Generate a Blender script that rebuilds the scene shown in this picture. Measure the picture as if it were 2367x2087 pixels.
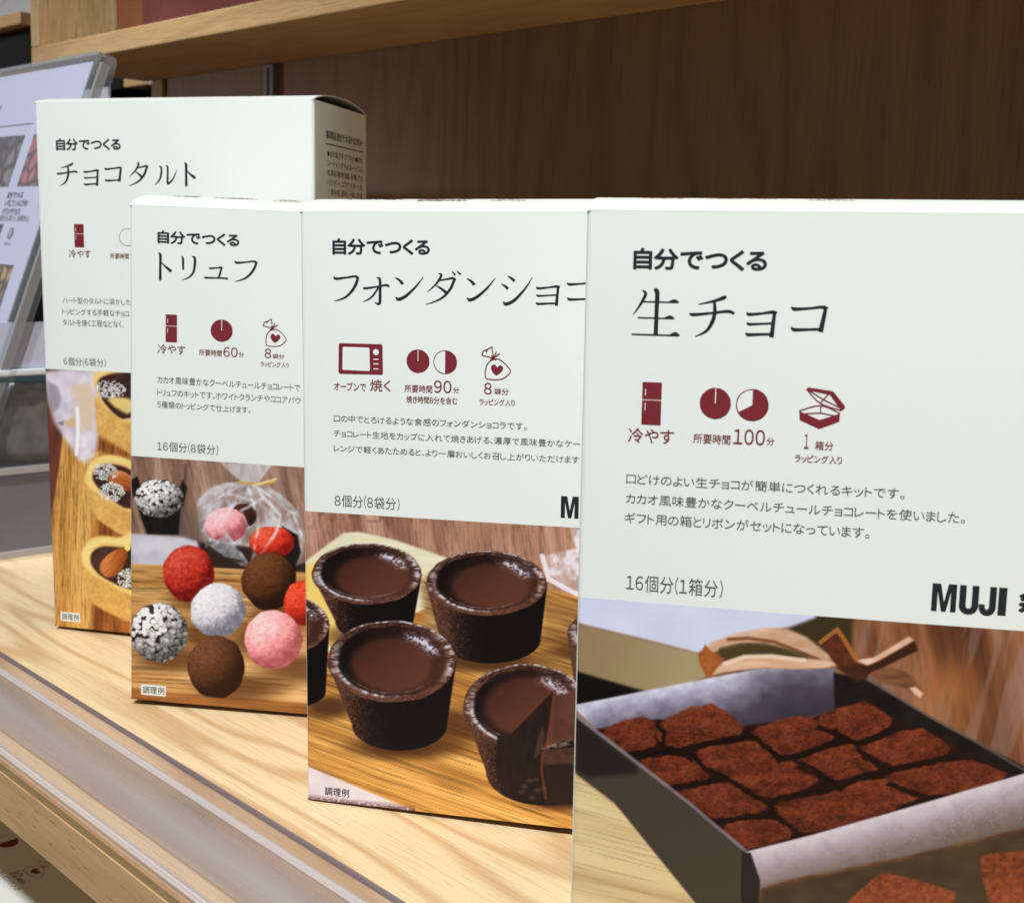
import bpy, bmesh, math, random
import numpy as np
from mathutils import Matrix, Vector

for o in list(bpy.data.objects):
    bpy.data.objects.remove(o)

# ------------------------------------------------------------------ units
# Everything is laid out in units of one printed heading width (28 mm) and
# scaled to metres: X runs along the shelf edge, Y into the shelf, Z up.
S = 0.028
scene = bpy.context.scene
COL = scene.collection
PSI = 0.7972767
EYE = 5.8826

# ------------------------------------------------------------------ camera
R0 = Matrix(((0.999422211, 0.0, -0.033988871),
             (0.005495203, 0.986843805, 0.161583130),
             (0.033541706, -0.161676545, 0.986273618)))
TURN = Matrix.Rotation(PSI, 3, 'Z')
rc = TURN @ R0
cam_data = bpy.data.cameras.new('camera')
cam_data.sensor_fit = 'HORIZONTAL'
cam_data.sensor_width = 36.0
cam_data.lens = 36.0 * 2904.5 / 2367.0
cam_data.clip_start = 0.01
cam_data.clip_end = 60.0
cam_data.dof.use_dof = True
cam_data.dof.focus_distance = 0.345
cam_data.dof.aperture_fstop = 40.0
cam = bpy.data.objects.new('camera', cam_data)
right, fwd, up = rc.col[0], rc.col[1], rc.col[2]
m = Matrix((right, up, -fwd)).transposed().to_4x4()
m.translation = Vector((0, 0, EYE * S))
cam.matrix_world = m
COL.objects.link(cam)
scene.camera = cam

# ------------------------------------------------------------------ light
scene.view_settings.view_transform = 'Standard'
scene.view_settings.look = 'None'
scene.view_settings.exposure = 0.0
scene.view_settings.gamma = 1.0
scene.view_settings.use_curve_mapping = False

world = bpy.data.worlds.new('World')
scene.world = world
world.use_nodes = True
bg = world.node_tree.nodes['Background']
bg.inputs['Color'].default_value = (0.92, 0.96, 1.0, 1)
bg.inputs['Strength'].default_value = 0.10

def spot(name, target, direction, dist, power, radius, angle, blend, color):
    d = Vector(direction).normalized()
    l = bpy.data.lights.new(name, 'SPOT')
    l.energy = power
    l.shadow_soft_size = radius
    l.spot_size = math.radians(angle)
    l.spot_blend = blend
    l.color = color
    o = bpy.data.objects.new(name, l)
    o.location = (Vector(target) - d * dist) * S
    o.rotation_euler = d.to_track_quat('-Z', 'Y').to_euler()
    COL.objects.link(o)
    return o

spot('ceiling_spot', (-2.0, 8, 2), (-0.17, 0.545, -0.83), 66, 184.0, 0.042, 88, 1.0, (0.97, 0.99, 0.985))
spot('left_fill_spot', (-31, 17, 9.0), (0.80, 0.52, 0.05), 34, 2.6, 0.06, 50, 0.9, (1.0, 0.90, 0.84))  # added fill lamp, lifts the left end of the back wall
spot('sign_fill_spot', (-27.5, 10.5, 7.0), (0.0, 0.47, -0.86), 58, 88.0, 0.05, 17, 0.5, (0.92, 0.93, 1.0))  # added unseen lamp, brightens the tilted sign
spot('distant_fill_spot', (-56, 24, 13), (0.05, 0.60, -0.62), 70, 110.0, 0.1, 26, 0.6, (1.0, 0.97, 0.95))  # added unseen lamp, keeps the distant shelves from going black

# ------------------------------------------------------------------ materials
def new_mat(name):
    mt = bpy.data.materials.new(name)
    mt.use_nodes = True
    return mt, mt.node_tree.nodes, mt.node_tree.links, mt.node_tree.nodes['Principled BSDF']

def plain(name, col, rough=0.5, spec=0.4, metal=0.0, bump=0.0, bscale=400.0, vary=0.0):
    mt, n, l, b = new_mat(name)
    b.inputs['Base Color'].default_value = (*col, 1)
    b.inputs['Roughness'].default_value = rough
    b.inputs['Specular IOR Level'].default_value = spec
    b.inputs['Metallic'].default_value = metal
    if bump or vary:
        tc = n.new('ShaderNodeTexCoord')
        nz = n.new('ShaderNodeTexNoise')
        nz.inputs['Scale'].default_value = bscale
        nz.inputs['Detail'].default_value = 4
        l.new(tc.outputs['Object'], nz.inputs['Vector'])
        if bump:
            bp = n.new('ShaderNodeBump')
            bp.inputs['Strength'].default_value = bump
            bp.inputs['Distance'].default_value = 0.0004
            l.new(nz.outputs['Fac'], bp.inputs['Height'])
            l.new(bp.outputs['Normal'], b.inputs['Normal'])
        if vary:
            mx = n.new('ShaderNodeMixRGB')
            mx.inputs['Color1'].default_value = (*[c * (1 - vary) for c in col], 1)
            mx.inputs['Color2'].default_value = (*[min(1, c * (1 + vary)) for c in col], 1)
            l.new(nz.outputs['Fac'], mx.inputs['Fac'])
            l.new(mx.outputs['Color'], b.inputs['Base Color'])
    return mt

def wood(name, dark, mid, pale, along, scale=1.0, bands=9.0, rough=0.45, fibre=0.5, spec=0.35, warp=1.0, st=4.0, across=22.0, pores=None, edge=(0.06, 0.42)):
    """flat-sawn timber: broad cathedral bands stretched along one axis + fine dark pores"""
    mt, n, l, b = new_mat(name)
    tc = n.new('ShaderNodeTexCoord')
    def mapped(st, across):
        mp = n.new('ShaderNodeMapping')
        sc = [across * scale] * 3
        sc[along] = st * scale
        mp.inputs['Scale'].default_value = sc
        l.new(tc.outputs['Object'], mp.inputs['Vector'])
        return mp.outputs['Vector']
    nz = n.new('ShaderNodeTexNoise')
    nz.inputs['Scale'].default_value = 1.0
    nz.inputs['Detail'].default_value = 2.0
    nz.inputs['Roughness'].default_value = 0.45
    l.new(mapped(st, across), nz.inputs['Vector'])
    mul = n.new('ShaderNodeMath'); mul.operation = 'MULTIPLY'
    mul.inputs[1].default_value = bands * warp
    l.new(nz.outputs['Fac'], mul.inputs[0])
    fr = n.new('ShaderNodeMath'); fr.operation = 'PINGPONG'
    fr.inputs[1].default_value = 0.5
    l.new(mul.outputs[0], fr.inputs[0])
    ramp = n.new('ShaderNodeValToRGB')
    e = ramp.color_ramp.elements
    e[0].position = edge[0]; e[0].color = (*mid, 1)
    e[1].position = edge[1]; e[1].color = (*pale, 1)
    l.new(fr.outputs[0], ramp.inputs['Fac'])
    # fine fibres
    n2 = n.new('ShaderNodeTexNoise')
    n2.inputs['Scale'].default_value = 1.0
    n2.inputs['Detail'].default_value = 3.0
    l.new(mapped(38.0, 1100.0), n2.inputs['Vector'])
    r2 = n.new('ShaderNodeValToRGB')
    e = r2.color_ramp.elements
    e[0].position = 0.30; e[0].color = (1, 1, 1, 1)
    e[1].position = 0.52; e[1].color = (0, 0, 0, 1)
    l.new(n2.outputs['Fac'], r2.inputs['Fac'])
    f = n.new('ShaderNodeMath'); f.operation = 'MULTIPLY'
    f.inputs[1].default_value = fibre
    l.new(r2.outputs['Color'], f.inputs[0])
    mx = n.new('ShaderNodeMixRGB')
    mx.inputs['Color2'].default_value = (*dark, 1)
    l.new(f.outputs[0], mx.inputs['Fac'])
    l.new(ramp.outputs['Color'], mx.inputs['Color1'])
    # sparse pores
    n3 = n.new('ShaderNodeTexNoise')
    n3.inputs['Scale'].default_value = 1.0
    n3.inputs['Detail'].default_value = 1.0
    l.new(mapped(95.0, 1500.0), n3.inputs['Vector'])
    r3 = n.new('ShaderNodeValToRGB')
    e = r3.color_ramp.elements
    pv = 0.55 * fibre if pores is None else pores
    e[0].position = 0.655; e[0].color = (0, 0, 0, 1)
    e[1].position = 0.72; e[1].color = (pv, pv, pv, 1)
    l.new(n3.outputs['Fac'], r3.inputs['Fac'])
    mx3 = n.new('ShaderNodeMixRGB')
    mx3.inputs['Color2'].default_value = (*[c * 0.6 for c in dark], 1)
    l.new(r3.outputs['Color'], mx3.inputs['Fac'])
    l.new(mx.outputs['Color'], mx3.inputs['Color1'])
    l.new(mx3.outputs['Color'], b.inputs['Base Color'])
    b.inputs['Roughness'].default_value = rough
    b.inputs['Specular IOR Level'].default_value = spec
    bp = n.new('ShaderNodeBump')
    bp.inputs['Strength'].default_value = 0.12
    bp.inputs['Distance'].default_value = 0.0003
    l.new(n2.outputs['Fac'], bp.inputs['Height'])
    l.new(bp.outputs['Normal'], b.inputs['Normal'])
    return mt

def plastic(name, tint, fac, rough, diffuse):
    """thin clear sheet: part lets light straight through, part is a milky gloss"""
    mt, n, l, b = new_mat(name)
    b.inputs['Base Color'].default_value = (*diffuse, 1)
    b.inputs['Roughness'].default_value = rough
    b.inputs['Specular IOR Level'].default_value = 0.6
    tr = n.new('ShaderNodeBsdfTransparent')
    tr.inputs['Color'].default_value = (*tint, 1)
    mix = n.new('ShaderNodeMixShader')
    mix.inputs['Fac'].default_value = fac
    l.new(tr.outputs[0], mix.inputs[1])
    l.new(b.outputs[0], mix.inputs[2])
    l.new(mix.outputs[0], n['Material Output'].inputs['Surface'])
    return mt

M = {}
M['carton'] = plain('white_carton', (0.80, 0.835, 0.80), 0.5, 0.35, bump=0.05, bscale=700)
M['carton_inside'] = plain('grey_carton_inside', (0.34, 0.31, 0.27), 0.8, 0.1)
M['printed_base'] = plain('printed_brown_base', (0.20, 0.115, 0.055), 0.5, 0.3, vary=0.3, bscale=300)
M['ink'] = plain('black_ink', (0.017, 0.019, 0.024), 0.5, 0.3)
M['grey_ink'] = plain('grey_ink', (0.075, 0.08, 0.085), 0.5, 0.3)
M['red_ink'] = plain('dark_red_ink', (0.19, 0.018, 0.026), 0.55, 0.3, vary=0.25, bscale=1500)
M['paper_ink'] = plain('unprinted_paper', (0.80, 0.835, 0.80), 0.5, 0.3)
M['shelf'] = wood('pale_ash_shelf', (0.50, 0.29, 0.13), (0.69, 0.465, 0.245), (0.88, 0.68, 0.415), 0, bands=9, fibre=0.36, rough=0.40, st=2.6, across=19.0, pores=0.22, edge=(0.05, 0.25))
M['oak'] = wood('oak_edge', (0.30, 0.165, 0.07), (0.53, 0.33, 0.155), (0.60, 0.385, 0.19), 0, bands=5, fibre=0.25, rough=0.5, pores=0.6)
M['oak_upright'] = wood('oak_upright', (0.26, 0.16, 0.07), (0.47, 0.32, 0.15), (0.53, 0.37, 0.19), 2, bands=6, fibre=0.7, rough=0.5)
M['panel'] = wood('brown_back_panel', (0.14, 0.074, 0.031), (0.235, 0.135, 0.060), (0.285, 0.168, 0.076), 2, scale=0.5, bands=13, fibre=0.30, rough=0.36, spec=0.45, st=3.4, across=20.0, pores=0.18, edge=(0.02, 0.30))
M['trim'] = plain('painted_shade_brown', (0.20, 0.135, 0.06), 0.6, 0.2, vary=0.2, bscale=300)  # dark brown standing in for shade under the rail's outer edge
M['metal'] = plain('grey_metal', (0.20, 0.21, 0.24), 0.4, 0.5, metal=0.5)
M['rail_clear'] = plastic('clear_rail_plastic', (0.96, 0.94, 0.93), 0.10, 0.15, (0.5, 0.48, 0.52))
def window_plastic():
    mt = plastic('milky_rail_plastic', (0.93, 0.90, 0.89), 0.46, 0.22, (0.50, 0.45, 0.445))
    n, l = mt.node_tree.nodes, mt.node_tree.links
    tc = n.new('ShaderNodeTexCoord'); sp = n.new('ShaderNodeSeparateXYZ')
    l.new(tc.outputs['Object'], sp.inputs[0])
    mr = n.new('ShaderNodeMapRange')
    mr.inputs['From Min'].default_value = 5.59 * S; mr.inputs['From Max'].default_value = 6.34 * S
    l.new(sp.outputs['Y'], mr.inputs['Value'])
    rp = n.new('ShaderNodeValToRGB'); e = rp.color_ramp.elements  # frosted film; its greyer middle is a reflected band put into the mix
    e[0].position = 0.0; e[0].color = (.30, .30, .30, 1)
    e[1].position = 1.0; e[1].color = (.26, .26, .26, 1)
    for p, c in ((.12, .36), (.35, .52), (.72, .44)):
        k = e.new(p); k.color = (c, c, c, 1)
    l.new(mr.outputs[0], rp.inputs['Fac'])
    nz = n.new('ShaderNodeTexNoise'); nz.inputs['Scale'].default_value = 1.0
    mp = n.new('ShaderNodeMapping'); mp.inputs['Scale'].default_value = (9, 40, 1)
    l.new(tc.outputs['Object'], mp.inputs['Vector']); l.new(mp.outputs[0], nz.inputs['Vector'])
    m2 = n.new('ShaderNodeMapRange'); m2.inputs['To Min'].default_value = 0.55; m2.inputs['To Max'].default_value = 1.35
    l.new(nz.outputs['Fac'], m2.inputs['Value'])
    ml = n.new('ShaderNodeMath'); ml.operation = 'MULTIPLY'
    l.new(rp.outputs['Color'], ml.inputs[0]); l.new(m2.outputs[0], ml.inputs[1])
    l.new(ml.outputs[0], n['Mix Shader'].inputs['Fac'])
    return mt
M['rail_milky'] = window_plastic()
M['rail_ridge'] = plastic('rail_ridge_plastic', (0.96, 0.94, 0.93), 0.42, 0.10, (0.78, 0.74, 0.75))
M['rail_lip'] = plastic('rail_lip_plastic', (0.80, 0.74, 0.76), 0.42, 0.12, (0.30, 0.25, 0.28))
M['acrylic'] = plastic('clear_acrylic', (0.93, 0.94, 0.95), 0.12, 0.06, (0.42, 0.43, 0.46))
M['acrylic_edge'] = plastic('acrylic_edge', (0.75, 0.75, 0.76), 0.5, 0.06, (0.40, 0.40, 0.40))
M['bin_wall'] = plastic('scuffed_clear_plastic', (0.90, 0.90, 0.92), 0.09, 0.10, (0.36, 0.35, 0.38))
M['frosted'] = plastic('frosted_plastic', (0.8, 0.78, 0.8), 0.6, 0.3, (0.44, 0.41, 0.43))
M['sign_paper'] = plain('sign_paper', (0.58, 0.58, 0.72), 0.6, 0.3)
M['teal'] = plain('teal_edge', (0.03, 0.075, 0.09), 0.4, 0.4)
M['dark_goods'] = plain('dark_packets', (0.21, 0.215, 0.18), 0.25, 0.6, bump=1.0, vary=0.85, bscale=150)
M['brown_goods'] = plain('brown_packets', (0.40, 0.21, 0.075), 0.5, 0.4, vary=0.5, bscale=60)
M['maroon'] = plain('maroon_packaging', (0.13, 0.035, 0.035), 0.35, 0.5, vary=0.5, bscale=22)
M['rust'] = plain('rust_packaging', (0.22, 0.075, 0.03), 0.4, 0.4, vary=0.2, bscale=40)
M['cabinet_oak'] = wood('cabinet_oak', (0.30, 0.175, 0.07), (0.45, 0.285, 0.125), (0.52, 0.34, 0.155), 0, bands=6, fibre=0.6, rough=0.5)
M['black'] = plain('black_paint', (0.010, 0.009, 0.009), 0.5, 0.3)
M['white_card'] = plain('white_card', (0.72, 0.76, 0.82), 0.6, 0.3)
M['pale_poster'] = plain('pale_poster', (0.42, 0.42, 0.45), 0.6, 0.3, vary=0.15, bscale=30)
M['wall'] = plain('dark_wall', (0.05, 0.042, 0.036), 0.8, 0.2, vary=0.3, bscale=3)

# ------------------------------------------------------------------ mesh helpers (inputs in heading units)
def link(name, me, mats, parent=None):
    o = bpy.data.objects.new(name, me)
    for mt in (mats if isinstance(mats, (list, tuple)) else [mats]):
        me.materials.append(mt)
    COL.objects.link(o)
    if parent:
        o.parent = parent
    return o

def mesh_obj(name, verts, faces, mats, parent=None, fmat=None, smooth=False, scale=S):
    me = bpy.data.meshes.new(name)
    me.from_pydata([tuple(c * scale for c in v) for v in verts], [], faces)
    me.validate()
    if fmat:
        for p, k in zip(me.polygons, fmat):
            p.material_index = k
    if smooth:
        for p in me.polygons:
            p.use_smooth = True
    me.update()
    return link(name, me, mats, parent)

def block(name, lo, hi, mat, parent=None, bevel=0.0, off=(0, 0, 0)):
    bm = bmesh.new()
    bmesh.ops.create_cube(bm, size=1.0)
    for v in bm.verts:
        v.co = Vector([((lo[i] + hi[i]) / 2 + v.co[i] * (hi[i] - lo[i]) - off[i]) * S for i in range(3)])
    if bevel:
        bmesh.ops.bevel(bm, geom=list(bm.edges), offset=bevel * S, segments=2, affect='EDGES', profile=0.5)
    bmesh.ops.recalc_face_normals(bm, faces=bm.faces)
    me = bpy.data.meshes.new(name)
    bm.to_mesh(me); bm.free()
    return link(name, me, mat, parent)

def extrude_x(name, prof, x0, x1, mat, parent=None, closed=True, smooth=False):
    """profile of (y, z) points pulled along X"""
    n = len(prof)
    v = [(x0, y, z) for y, z in prof] + [(x1, y, z) for y, z in prof]
    f = [(i, (i + 1) % n, n + (i + 1) % n, n + i) for i in range(n if closed else n - 1)]
    if closed:
        f += [tuple(range(n - 1, -1, -1)), tuple(range(n, 2 * n))]
    o = mesh_obj(name, v, f, mat, parent, smooth=smooth)
    bm = bmesh.new(); bm.from_mesh(o.data)
    bmesh.ops.recalc_face_normals(bm, faces=bm.faces)
    bm.to_mesh(o.data); bm.free()
    return o

def empty(name, loc, rot=None):
    o = bpy.data.objects.new(name, None)
    o.empty_display_size = 0.02
    o.location = Vector(loc) * S
    if rot is not None:
        o.rotation_euler = rot
    COL.objects.link(o)
    return o

def tag(o, label=None, cat=None, group=None, kind=None):
    if label: o['label'] = label
    if cat: o['category'] = cat
    if group: o['group'] = group
    if kind: o['kind'] = kind
    return o

# ------------------------------------------------------------------ lettering
_cur = bpy.data.curves.new('lettering_source', 'FONT')
_curo = bpy.data.objects.new('lettering_source', _cur)
COL.objects.link(_curo)
_cur.size = 1.0
_cur.resolution_u = 4
_GL = {}
def glyph(ch):
    """flat outline of one character (full-width forms keep one typeface throughout)"""
    if ch not in _GL:
        c = ch
        if '!' <= ch <= '~':
            c = chr(ord(ch) + 0xFEE0)
        _cur.body = c
        dg = bpy.context.evaluated_depsgraph_get()
        dg.update()
        me = bpy.data.meshes.new_from_object(_curo.evaluated_get(dg))
        v = np.array([x.co[:2] for x in me.vertices])
        f = [tuple(p.vertices) for p in me.polygons]
        bpy.data.meshes.remove(me)
        if c in '（）':
            v[:, 0] *= 0.8
        v[:, 0] -= v[:, 0].min()
        _GL[ch] = (v, f, v[:, 0].max())
    return _GL[ch]
def glyphs(s):
    """a set line of text: verts normalised to their bounding box, faces"""
    V, F, x, b = [], [], 0.0, 0
    for ch in s:
        if ch == ' ':
            x += 0.3; continue
        v, f, w = glyph(ch)
        V.append(v + [x, 0]); F += [tuple(i + b for i in q) for q in f]
        b += len(v)
        x += w + (0.075 if ch in '()' else 0.115)
    v = np.concatenate(V)
    lo, hi = v.min(0), v.max(0)
    return (v - lo) / (hi - lo), F

class Print:
    """collects flat printed shapes in face coordinates (u, h)"""
    def __init__(self):
        self.v, self.f, self.k, self.layer = [], [], [], []
    def add(self, pts, faces, k=0, layer=0):
        b = len(self.v)
        self.v += [(p[0], p[1]) for p in pts]
        self.layer += [layer] * len(pts)
        for q in faces:
            self.f.append(tuple(b + i for i in q)); self.k.append(k)
    def text(self, s, u0, u1, h0, h1, bold=0.0, k=0):
        """bold: extra stroke weight as a share of the letter height"""
        v, f = glyphs(s)
        b = bold * (h1 - h0)
        sh = [(0, 0)] if b <= 0 else [(b * math.cos(a), b * math.sin(a)) for a in [math.pi / 4 * i for i in range(8)]]
        for n_, (dx, dy) in enumerate(sh):
            self.add([(u0 + b + dx + x * (u1 - u0 - 2 * b), h0 + b + dy + y * (h1 - h0 - 2 * b)) for x, y in v], f, k, n_ * 0.1)
    def poly(self, pts, k=0, layer=0):
        self.add(pts, [tuple(range(len(pts)))], k, layer)
    def brush(self, pts, em, layer=0, k=0):
        """calligraphic stroke: list of (x, y, width in em)"""
        P = np.array([(p[0], p[1], p[2] * em) for p in pts], float)
        out = []
        n = len(P)
        for i in range(n - 1):
            p0, p1, p2, p3 = P[max(i - 1, 0)], P[i], P[i + 1], P[min(i + 2, n - 1)]
            for t in np.linspace(0, 1, 6, endpoint=False):
                c = 0.5 * ((2 * p1) + (-p0 + p2) * t + (2 * p0 - 5 * p1 + 4 * p2 - p3) * t * t + (-p0 + 3 * p1 - 3 * p2 + p3) * t ** 3)
                c[2] = p1[2] * (1 - t) + p2[2] * t
                out.append(c)
        out.append(P[-1])
        Q = np.array(out)
        T = np.gradient(Q[:, :2], axis=0)
        T /= np.linalg.norm(T, axis=1)[:, None] + 1e-9
        N = np.stack([-T[:, 1], T[:, 0]], 1)
        L = Q[:, :2] + N * Q[:, 2:3] / 2
        Rr = Q[:, :2] - N * Q[:, 2:3] / 2
        m_ = len(Q)
        self.add([tuple(a) for a in L] + [tuple(a) for a in Rr], [(i, i + 1, m_ + i + 1, m_ + i) for i in range(m_ - 1)], k, layer)
    def disc(self, cx, cy, rx, ry, a0=0, a1=360, k=0, layer=0, wob=0.0):
        n = 40
        rng = random.Random(int(cx * 977 + cy * 131))
        pts = []
        for i in range(n + (0 if a1 - a0 >= 360 else 1)):
            a = math.radians(90 - (a0 + (a1 - a0) * i / n))
            r = 1 + rng.uniform(-wob, wob)
            pts.append((cx + rx * r * math.cos(a), cy + ry * r * math.sin(a)))
        if a1 - a0 < 360:
            pts = [(cx, cy)] + pts
            self.add(pts, [(0, i, i + 1) for i in range(1, len(pts) - 1)], k, layer)
        else:
            self.poly(pts, k, layer)
    def line(self, pts, w, k=0, layer=0, straight=False):
        if straight:
            pts = [p for p in pts for _ in (0, 1, 2)]
        self.brush([(x, y, w) for x, y in pts], 1.0, layer, k)
    def build(self, name, mats, parent, fn):
        v = [fn(p[0], p[1], 0.0025 + 0.0005 * l) for p, l in zip(self.v, self.layer)]
        return mesh_obj(name, v, self.f, mats, parent, self.k)

# ------------------------------------------------------------------ brush-drawn title characters: strokes in a 0..1 box
STROKES = {
 'ト': [[(.06, 1, .03), (.2, .92, .085), (.2, .5, .075), (.2, .06, .085), (.22, 0, .05)],
        [(.24, .68, .02), (.55, .52, .055), (.92, .37, .10), (1, .34, .03)]],
 'リ': [[(0, .98, .02), (.1, .9, .07), (.12, .65, .07), (.13, .42, .055)],
        [(.70, 1, .02), (.9, .93, .08), (.9, .6, .075), (.80, .33, .065), (.5, .12, .045), (.05, 0, .012)]],
 'ュ': [[(.2, .95, .03), (.27, .88, .06), (.55, .95, .04), (.70, 1, .05), (.76, .93, .08)],
        [(.72, .95, .06), (.67, .5, .065), (.60, .1, .05)],
        [(0, .14, .03), (.06, .1, .06), (.5, .12, .045), (.88, .13, .05), (1, .07, .075)]],
 'フ': [[(0, .97, .02), (.08, .88, .07), (.5, .93, .045), (.84, .98, .055), (.96, .90, .09)],
        [(.95, .93, .07), (.87, .68, .075), (.72, .42, .07), (.48, .18, .055), (.2, .05, .035), (0, 0, .01)]],
 'チ': [[(.80, 1, .03), (.74, .95, .07), (.5, .86, .045), (.18, .78, .012)],
        [(0, .57, .02), (.07, .53, .06), (.5, .58, .04), (.85, .63, .055), (1, .58, .05)],
        [(.54, .86, .05), (.56, .6, .07), (.51, .36, .07), (.38, .14, .05), (.14, 0, .012)]],
 'ョ': [[(0, .97, .02), (.08, .89, .06), (.5, .94, .04), (.82, 1, .06), (.96, .93, .09)],
        [(.90, .95, .06), (.87, .5, .07), (.84, 0, .08)],
        [(.02, .57, .02), (.09, .50, .05), (.5, .53, .035), (.86, .56, .04)],
        [(0, .16, .02), (.08, .08, .06), (.5, .11, .045), (.86, .13, .045)]],
 'コ': [[(0, .98, .02), (.08, .89, .065), (.5, .93, .04), (.84, .99, .055), (.98, .91, .09)],
        [(.94, .95, .06), (.89, .5, .075), (.83, .03, .09)],
        [(.02, .20, .02), (.1, .09, .065), (.5, .11, .045), (.86, .14, .045)]],
 'タ': [[(.44, 1, .02), (.52, .94, .065), (.36, .67, .05), (.04, .38, .012)],
        [(.42, .77, .035), (.72, .82, .045), (.90, .86, .06), (.97, .78, .08)],
        [(.93, .80, .07), (.80, .5, .07), (.56, .23, .055), (.22, .06, .03), (0, 0, .01)],
        [(.36, .60, .02), (.5, .52, .055), (.66, .38, .08), (.70, .34, .03)]],
 'ダ': [[(.36, .92, .02), (.44, .87, .065), (.30, .62, .05), (.04, .36, .012)],
        [(.35, .71, .035), (.62, .76, .045), (.77, .79, .06), (.84, .72, .08)],
        [(.81, .74, .07), (.70, .47, .07), (.49, .22, .055), (.2, .06, .03), (0, 0, .01)],
        [(.30, .56, .02), (.43, .48, .055), (.58, .36, .08), (.62, .32, .03)],
        [(.74, .99, .015), (.84, .88, .06)], [(.88, 1, .015), (.99, .90, .06)]],
 'ル': [[(.20, .98, .02), (.30, .9, .06), (.29, .56, .06), (.2, .25, .05), (0, 0, .012)],
        [(.50, 1, .02), (.58, .95, .06), (.58, .5, .06), (.57, .14, .065), (.62, .09, .06), (.80, .3, .045), (.92, .58, .03), (1, .80, .01)]],
 'ォ': [[(0, .63, .02), (.08, .60, .06), (.5, .66, .04), (.86, .73, .055), (1, .68, .06)],
        [(.53, 1, .02), (.64, .94, .07), (.65, .5, .075), (.64, .10, .08), (.56, .03, .055), (.44, .09, .012)],
        [(.60, .66, .045), (.4, .36, .05), (.2, .19, .04), (0, .10, .012)]],
 'ン': [[(0, .95, .02), (.13, .87, .055), (.25, .72, .085), (.27, .68, .03)],
        [(.02, .14, .03), (.12, .05, .085), (.36, .18, .075), (.66, .5, .055), (.86, .78, .035), (1, 1, .01)]],
 'シ': [[(.20, 1, .02), (.32, .93, .055), (.43, .83, .08)],
        [(0, .72, .02), (.12, .66, .055), (.22, .56, .08)],
        [(.08, .13, .03), (.16, .04, .085), (.42, .17, .075), (.70, .48, .055), (.88, .74, .035), (1, .97, .01)]],
 '生': [[(.20, 1, .02), (.27, .93, .06), (.17, .70, .045), (.02, .46, .01)],
        [(.18, .755, .026), (.5, .755, .026), (.94, .755, .026)], [(.76, .765, .012), (.88, .785, .07), (.97, .752, .012)],
        [(.44, 1.01, .04), (.51, .97, .085), (.51, .5, .075), (.51, .04, .08)],
        [(.12, .40, .026), (.5, .40, .026), (.86, .40, .026)], [(.68, .41, .012), (.80, .43, .07), (.89, .398, .012)],
        [(0, .03, .028), (.5, .03, .028), (1, .03, .028)], [(.80, .04, .012), (.92, .065, .075), (1.01, .03, .012)]],
}
def title(pr, chars, em, wgt=1.15):
    for ch, u0, u1, h0, h1 in chars:
        for li, st in enumerate(STROKES[ch]):
            pr.brush([(u0 + x * (u1 - u0), h0 + y * (h1 - h0), w) for x, y, w in st], em * wgt, layer=li * 0.1)

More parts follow.
